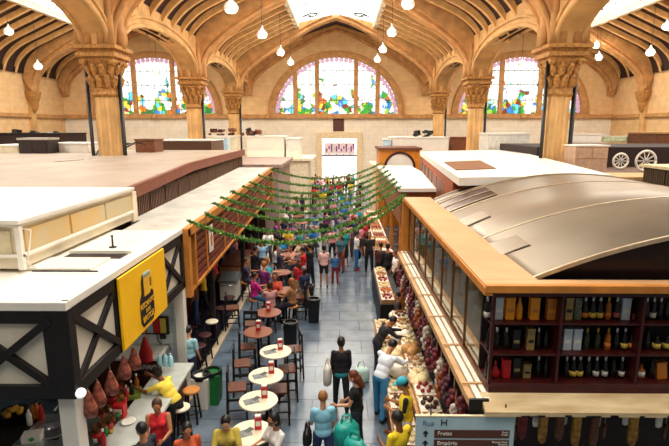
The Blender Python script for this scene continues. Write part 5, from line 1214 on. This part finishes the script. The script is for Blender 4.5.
lump('paper_bundle', (*atz(400, 318, .9).xy, .78), .3, paper, 'white bundle on the far end of the fruit stand')
# net bags and braids hanging under the awning rail
nets = [mat('net_red', '#8e1f2e', .5, col2='#3a0d14', scale=22), mat('net_white', '#e3dccb', .5, col2='#8a7a6a', scale=22), mat('net_plum', '#5a1a34', .5, col2='#1d0a12', scale=22), mat('net_orange', '#c26a2c', .5, col2='#5c2a12', scale=22)]
nn = ['dark red', 'garlic white', 'plum coloured', 'orange']; netp = []
for m in nets:
    f = Flesh(); rng = random.Random(len(netp)+2)
    for k in range(16): a = k*2.4; z = .04+.03*k; r = .075*(1-abs(k-6)/14); f.ell((r*cos(a), r*sin(a), z), (.055, .055, .05))
    e = empty('net_bag', (0, 0, 0)); e['category'] = 'net bag'; f.build('bagged_bulbs', m, e, .014); b = MB(); b.tube([(0, 0, .48), (0, 0, .72)], .008, 6); b.build('string', twine, e); netp.append(e)
rng = random.Random(9)
for i in range(30):
    k = [0, 1, 0, 2, 0, 3, 1, 0, 2, 0][i % 10]; y = 6.5+i*.25; x = RX-.17-.22*(i % 2)
    inst(netp[k], (x if i % 2 == 0 else RX-.2, y, 1.88-.18*((i*3) % 4)/2), rng.random()*3, '%s net bag of bulbs hanging on a string under the white awning rails' % nn[k], '%s net bags under the awning rails' % nn[k], sc=1)
lump('plastic_bag', (*atz(409, 305, .9).xy, 1.0), .24, mat('bag_teal', '#3ba79c', .35, var=.2), 'teal plastic bag among the goods at the far end of the stand', 'bag').location.z = .96
# goods and counters farther along the right side
b = MB(); b.bb(1.25, 1.95, 14.4, 18.2, 0, .85); tag(b.build('goods_table', dark), 'dark goods table beyond the orange post', 'table')
for i, (y, k) in enumerate(((14.7, 'cherry'), (15.3, 'apple'), (15.9, 'cod'), (16.5, 'cherry'), (17.1, 'dates'), (17.7, 'cod'))):
    inst(cp, (1.5, y, .85), 0, 'paper lined crate of %ss on the dark goods table' % wordk[k], 'crates on the dark goods table, '+k)
    for q in range(7): a = q*1.05; rr = .0 if q == 6 else .12; inst(fpro[k], (1.5+rr*cos(a), y+rr*1.4*sin(a), 1.015+(.05 if q == 6 else 0)), a, '%s in a crate on the dark goods table' % wordk[k], wordk[k]+' on the goods table')
for i, y in enumerate((20, 22.4, 24.8, 27.2, 29.6)):
    e = empty('goods_counter', (1.9, y, 0), 0, 'goods counter on the right of the aisle, %s beyond the orange post' % ('first', 'second', 'third', 'fourth', 'fifth')[i], 'counter'); MB().bb(-.35, .35, -1, 1, 0, .9).build('cabinet', [redwood, white, brownb][i % 3], e); MB().bb(-.4, .4, -1.05, 1.05, .9, .95).build('worktop', [paper, tan, paper][i % 3], e)
    for j in range(4):
        m = [gdm['cherry'], gdm['apple'], paper, gdm['dates']][(i+j) % 4]; e2 = empty('produce_box', (1.9, y-.75+j*.5, .95), 0, '%s box of produce on the %s far goods counter' % (('red', 'orange', 'white', 'tan')[(i+j) % 4], ('first', 'second', 'third', 'fourth', 'fifth')[i]), 'box'); MB().bb(-.25, .25, -.2, .2, 0, .15).build('box_body', crm, e2); f = MB(); f.sm = True
        for a in range(12): f.ball((-.18+.12*(a % 4), -.12+.12*(a//4), .17), .065, 8, 5)
        f.build('produce_heap', m, e2)['kind'] = 'stuff'
# ================================================================= PEOPLE
def feet(px, py): p = atz(px, py, 0); return (p.x, p.y)
def crown(px, py, z): p = atz(px, py, z); return (p.x, p.y)
FR, BK, LF, RT_ = pi, 0, pi/2, -pi/2         # facing viewer, away, left, right
person('woman in a yellow shirt and black apron leaning over the serving counter', crown(173, 378, 1.42), R(70), 1.66, lean=.62, arms=((1.1, .3, .7, .1), (1.15, .25, .8, .3)), head=(-.2, 0), skin='brown', hs='bun', top='#f2d54a', bottom='#1c1a1c', female=True, sleeve=.8, legs=((.1, .08, .1), (-.15, .08, .1)))
person('woman in a red tank top with tied back hair facing the viewer', crown(157, 401, 1.62), R(190), 1.64, skin='tan', hair='brown', hs='tail', top='#d3202a', bottom='#2b3550', female=True, sleeve=.0, arms=((.5, .2, 1.0, .5), (.3, .15, .9, .4)), head=(.25, .1))
person('person with dark hair standing between the serving counter and the woman in red', crown(142, 427, 1.6), R(60), 1.62, skin='tan', hair='black', hs='short', top='#2c2a30', bottom='#222', sleeve=1.8)
person('person with dark curly hair and orange top at the bottom edge', crown(186, 424, 1.6), R(-150), 1.6, skin='tan', hair='black', hs='bob', top='#c9582c', bottom='#30303a', female=True, sleeve=.6, head=(.2, 0))
person('woman with long dark hair in a yellow patterned top seated at the nearest cream table', crown(226, 421, 1.46), R(-170), 1.64, seat=.74, skin='light', hair='black', hs='long', top='#c8b04a', bottom='#2b3040', female=True, sleeve=.9, legs=((1.2, .1, 1.1), (1.2, .12, 1.2)), arms=((.7, .2, .9, .3), (.6, .2, 1, .3)), head=(.45, 0))
person('woman with sunglasses and white top seated right of the nearest cream table', crown(276, 420, 1.48), R(130), 1.66, seat=.74, skin='tan', hair='black', hs='bob', top='#e9e4df', bottom='#4a3a3a', female=True, sleeve=.8, legs=((1.2, .1, 1.1), (1.2, .12, 1.2)), arms=((.7, .2, .9, .3), (.6, .2, 1, .3)), glasses=True, head=(.15, 0))
person('woman with short blond hair in a light blue top walking away', crown(323, 394, 1.64), R(10), 1.66, skin='light', hair='blond', hs='short', top='#8fd0e8', bottom='#2a3a66', female=True, sleeve=.8, arms=((.2, .15, .9, .2), (.1, .12, .5, .1)), legs=((.3, .05, .1), (-.2, .05, .2)))
w8, _ = person('woman with long brown hair in a black top carrying teal shopping bags', crown(357, 374, 1.66), R(75), 1.68, skin='light', hair='auburn', hs='long', top='#17161a', bottom='#2a2c3c', female=True, sleeve=.5, arms=((.35, .12, 1.0, .1), (.3, .2, .6, .1)), head=(.35, 0))
person('woman in a black cardigan over a teal hem seen from behind, white shoulder bag', feet(341, 409), R(5), 1.68, hem='#2f9aa0', skin='tan', hair='black', hs='bun', top='#15141a', bottom='#191b22', female=True, sleeve=1.7, legs=((.2, .04, .1), (-.18, .04, .1)))
person('man in a white shirt and blue jeans bending towards the fruit stand', feet(380, 418), R(-38), 1.76, lean=.5, side=.05, skin='tan', hair='black', top='#e4eaf2', bottom='#3a8cc0', sleeve=1.9, arms=((.6, .1, .7, .1), (.9, .2, .5, .2)), legs=((.12, .08, .05), (-.12, .08, .1)), head=(.3, 0))
person('vendor in a dark jacket bent over the fruit stand behind the man in white', crown(378, 321, 1.5), R(-80), 1.68, lean=.5, skin='tan', hair='black', top='#1c181b', bottom='#1a1a20', sleeve=1.9, arms=((.9, .1, .6, .1), (.9, .2, .5, .2)), head=(.4, 0))
person('man in a teal cap and yellow shirt with black sleeve stripes', crown(407, 379, 1.76), R(80), 1.74, skin='tan', hair='black', top='#f0d023', bottom='#c8cfd8', sleeve=.9, cap='#2fa3b8', arms=((.15, .12, 1.75, .35), (.2, .12, 1.7, .35)), head=(.4, 0), stripe='#151515')
person('man with short black hair and plain yellow T-shirt at the bottom edge', crown(400, 416, 1.7), R(40), 1.72, skin='brown', hair='black', top='#f2cf1e', bottom='#2a2a2a', sleeve=.9, arms=((.15, .12, 1.6, .35), (.2, .12, 1.5, .35)), head=(.2, .2))
# bags
bt = mat('bag_turquoise', '#28b3a6', .35, var=.25, scale=10)
def bag(loc, r, h, m, lab, rz=0, name='shopping_bag'):
    e = empty(name, loc, rz, lab, 'bag'); b = MB(); b.sm = True; b.lathe([(r*.7, 0), (r*.95, .03), (r, h*.4), (r*.9, h*.75), (r*.55, h), (r*.5, h*.98)], n=16, sq=(1, .55), wob=.05); b.build('bag_body', m, e)
    for s_ in (-1, 1): b = MB(); b.sm = True; b.tube([(-r*.4, s_*.03, h*.95), (-r*.25, s_*.02, h+.13), (r*.25, s_*.02, h+.13), (r*.4, s_*.03, h*.95)], .012, 6); b.build('handle', m, e)
    return e
x8, y8 = w8.location.xy
bag((x8-.2, y8-.32, .42), .27, .46, bt, 'large turquoise shopping bag held by the woman in the black top', R(20))
bag((x8-.05, y8-.62, .25), .25, .5, bt, 'turquoise shopping bag hanging lower, nearest the bottom edge', R(-30))
p = feet(341, 409); bag((p[0]-.3, p[1]-.02, .62), .17, .5, white, 'white shoulder bag at the hip of the woman in the black cardigan', R(80), 'shoulder_bag')
p = atz(361, 381, 0); bag((p.x, p.y, 0), .22, .38, mat('bag_mint', '#cdeae0', .35, var=.2), 'pale mint plastic bag beside the man in white', 0, 'plastic_bag')
p = crown(323, 394, 1.64); bag((p[0]-.28, p[1]-.02, .68), .15, .3, black, 'black handbag of the woman in light blue', R(80), 'handbag')
# ---- middle distance
SIT = ((1.2, .1, 1.1), (1.2, .12, 1.2)); TA = ((.7, .2, .9, .3), (.6, .2, 1, .3))
def mid(lb, xy, f, **k): k.setdefault('lod', 'mid'); return person(lb, xy, f, **k)
def sit(lb, px, py, f, **k):
    c = crown(px, py, 1.48); inst(spx, (c[0], c[1], 0), .2, 'round bar stool under the '+' '.join(lb.split()[:9]))
    return mid(lb, crown(px, py, 1.48), f, seat=.74, legs=SIT, arms=TA, **k)
sit('person in a magenta shirt and jeans seated left of a brown table', 254, 277, R(-60), top='#d81f8c', bottom='#2c5a86', hair='black')
sit('diner in an orange-red top facing the viewer between two brown tables', 275, 277, R(180), top='#d05038', female=True, hs='long')
sit('diner in a pink striped top seen from behind', 270, 286, R(20), top='#d99a9a', hair='brown', hs='bob', female=True)
sit('blond diner in a tan top right of the brown table', 292, 283, R(70), top='#b07a48', hair='blond', hs='long', female=True)
mid('waiter in a dark vest standing left of the seated diners', crown(255, 248, 1.72), R(-60), h=1.74, top='#241c22', bottom='#1a1618', sleeve=1.8, arms=TA)
sit('diner in a pale blue shirt seen from behind', 262, 243, R(10), top='#8fb8dc', bottom='#26304a')
sit('diner in a white top leaning on the table', 276, 247, R(-100), top='#efe6e2', female=True, hs='long')
sit('diner in a cyan shirt under the nearest garland', 282, 240, R(5), top='#2f9fd8')
sit('diner in a salmon top behind the red shirt', 291, 249, R(140), top='#dda088', female=True, hair='brown')
mid('person in a bright red shirt standing at the seated crowd', crown(303, 249, 1.66), R(80), h=1.7, top='#d01c26', bottom='#1b1a20', arms=TA)
mid('person in a black top standing right of the red shirt', crown(310, 245, 1.72), R(60), h=1.72, top='#19171c', bottom='#19171c')
mid('woman in a pale pink dress with crossbody strap seen from behind', feet(324, 287), R(5), h=1.66, top='#f2c4bc', bottom='#2a1f20', female=True, hs='bun', botlen=.7, legs=((.08, .06, .05), (-.08, .06, .05)))
mid('child in a blue backpack and red shorts walking beside the woman in pink', feet(335, 284), R(10), h=1.3, top='#2f6fae', bottom='#8a2230', hs='bun', female=True)
mid('person in a teal top in the aisle behind the child', feet(341, 272), R(150), h=1.66, top='#3a6a78', bottom='#8a3a3a', female=True, hs='long')
mid('server in a white shirt, black apron and blue jeans facing right', feet(356.5, 270), R(-80), h=1.72, top='#f2ece6', bottom='#2a6fb0', apron='#17151a', shoe='#b02028')
mid('man in all black standing in the middle of the aisle', feet(369, 272), R(180), h=1.74, top='#1a171b', bottom='#141216', hair='black')
mid('guard in a black uniform with pale back patch', feet(387, 289), R(10), h=1.76, top='#121116', bottom='#121116', sleeve=1.9, cap='#121116')
mid('person in dark red and black standing left of the guard', feet(380, 285), R(-30), h=1.7, top='#4a1a20', bottom='#18141a', sleeve=1.9)
mid('vendor in a white shirt behind the goods at the right', crown(396, 252, 1.68), R(100), h=1.7, top='#f4eee8', bottom='#222', hair='brown')
mid('passer-by in a light blue shirt carrying a cyan bag by the white end post', crown(188, 332, 1.5), R(-20), h=1.6, top='#a8dce8', bottom='#262a4a', skin='light')
mid('person in a dark green top behind the far goods stand', crown(398, 300, 1.3), R(90), h=1.5, top='#3a2a2c', bottom='#222')
sit('diner in a navy shirt at the far left of the seated crowd', 245, 262, R(-80), top='#252a44')
sit('diner in a white shirt at the far side of the garlands', 268, 232, R(180), top='#f0ece4')
sit('diner in a maroon top near the slatted stall', 250, 238, R(-20), top='#5a1f28', female=True, hs='long')
sit('diner in a teal top right side of the far tables', 300, 232, R(60), top='#2f8a86')
# ---- crowd: a few poses copied with their own clothes
far = []
for j, kw in enumerate((dict(legs=((.3, .05, .1), (-.25, .05, .2))), dict(female=True, hs='long', legs=((.05, .05, .05), (-.05, .05, .1))), dict(arms=((.8, .2, 1, .3), (.3, .2, .6, .2)), legs=((-.2, .05, .2), (.25, .05, .1))), dict(female=True, skirt=True, hs='bob'), dict(seat=.74, legs=SIT, arms=TA), dict(seat=.74, legs=SIT, arms=TA, female=True, hs='long'))):
    o, _ = person('x', (0, 0, 0), 0, h=1.7, lod='far', **kw); far.append(o)
tops = [('white', '#f2eee8'), ('black', '#17151a'), ('red', '#c9242c'), ('teal', '#229aa0'), ('blue', '#3a7cc4'), ('pink', '#e79aa8'), ('grey', '#8b8b90'), ('yellow', '#e6c02c'), ('brown', '#6a4028'), ('navy', '#1f2a50'), ('cream', '#e8d8b8'), ('purple', '#7a2a70')]
bots = [('jeans', '#35557e'), ('black', '#17161a'), ('beige', '#b09a78'), ('brown', '#3f2a20')]
rng = random.Random(33); used = [tuple(o.location[:2]) for o in bpy.data.objects if o.name.startswith(('person', 'bistro_table')) and o.parent is None and o.location.length > 1]
def crowd(x, y, kind, rz, where, grp):
    for (u, v) in used:
        if (u-x)**2+(v-y)**2 < .36: return
    used.append((x, y)); t = rng.choice(tops); bo = rng.choice(bots); sk_ = rng.choice(list(SK)); ha = rng.choice(list(HAIR))
    if kind > 3: inst(spx, (x, y, 0), .2, 'round bar stool under a far diner', 'bar stools of the far diners')
    o = inst(far[kind], (x, y, 0), rz, '%s, %s top and %s %s, %s' % ('seated diner' if kind > 3 else 'shopper', t[0], bo[0], 'skirt' if kind == 3 else 'trousers', where), grp+', '+t[0]+' tops '+bo[0], sc=rng.uniform(.93, 1.06))
    for c in o.children:
        n = c.name.split('.')[0]
        tone(c, 0, {'body': SK[sk_], 'shirt': cloth(t[1]), 'trousers': cloth(bo[1]), 'skirt': cloth(bo[1]), 'hair': HAIR[ha]}[n])
for k in range(34): crowd(rng.uniform(-3.2, -1.0), rng.uniform(14.6, 21), (4, 5, 0, 1, 5)[k % 5], rng.random()*6.28, 'among the near diners', 'near diners')
for k in range(26): crowd(rng.uniform(-3.1, -1.2), rng.uniform(19.6, 29), 4+k % 2, rng.random()*6.28, 'at the far high tables', 'far diners')
for k in range(30): crowd(rng.uniform(-1.2, 1.4), rng.uniform(21.5, 32), k % 4, rng.choice((0, pi))+rng.uniform(-.5, .5), 'in the mid-aisle crowd', 'crowd in the aisle')
for k in range(50): crowd(rng.uniform(-2.9, 2.0), rng.uniform(31, 50), k % 4, rng.choice((0, pi))+rng.uniform(-.5, .5), 'in the far crowd near the entrance', 'crowd near the entrance')
for k in range(8): crowd(rng.uniform(.9, 1.3), rng.uniform(20.5, 30), k % 4, R(-90), 'beside the far goods counters', 'shoppers at the far counters')
for k in range(8): crowd(-4.55, 13+k*1.25+rng.random()*.4, k % 4, R(90+20*rng.random()), 'in the dark passage under the slatted sign', 'people in the dark passage')
for k in range(5): crowd(rng.uniform(-3.4, -3.1), 24+k*1.6, 4, R(-90), 'along the kerb beyond the slatted stall', 'far diners')
for i, (x, y) in enumerate(((-2.5, 20.6), (-2.2, 22.6), (-2.6, 24.6), (-2.1, 26.6), (-2.5, 28.6), (-1.6, 21.6), (-1.5, 25.4))):
    inst(bp, (x, y, 0), 0, 'round brown high table among the far diners under the garlands', 'far brown tables under the garlands')
# ================================================================= LIGHT AND CAMERA
W = bpy.data.worlds.new('World'); S.world = W; W.use_nodes = True
bg = W.node_tree.nodes['Background']; bg.inputs[0].default_value = (1, .93, .82, 1); bg.inputs[1].default_value = .15
def area(name, loc, rot, sx, sy, power, col):
    l = bpy.data.lights.new(name, 'AREA'); l.shape = 'RECTANGLE'; l.size = sx; l.size_y = sy; l.energy = power; l.color = col
    o = bpy.data.objects.new(name, l); o.location = loc; o.rotation_euler = rot; COL.objects.link(o)
for c in cxs:
    for y in (2, 11.7, 21.6, 31.5):
        area('skylight_daylight', (c*KS, y*KS, H+6.9*KS), (0, 0, 0), 5.9, 11, 900, (1, .93, .82))
for px, py, x, lb in L8+SIDE:
    p = atx(px, py, x*KS); l = bpy.data.lights.new('pendant_fill', 'POINT'); l.energy = 130; l.color = (1, .84, .62); l.shadow_soft_size = .25  # fill added below each pendant to lift the vaults and upper walls
    o = bpy.data.objects.new('pendant_fill', l); o.location = p-V((0, 0, .65)); COL.objects.link(o)
for c in cxs: area('window_daylight', (c*KS, (YW-.5)*KS, 10.4), (R(-90), 0, 0), 10, 4.5, 190, (1, .9, .75))
S.view_settings.view_transform = 'Standard'; S.view_settings.look = 'None'; S.view_settings.exposure = .2; S.view_settings.gamma = 1
cam = bpy.data.cameras.new('camera'); cam.sensor_width = 36; cam.lens = F/669*36; cam.clip_end = 200
co = bpy.data.objects.new('camera', cam); COL.objects.link(co); co.location = (0, 0, H); co.rotation_euler = (pi/2-TH, 0, YAW)
S.camera = co
S.cycles.max_bounces = 6; S.cycles.sample_clamp_indirect = 6
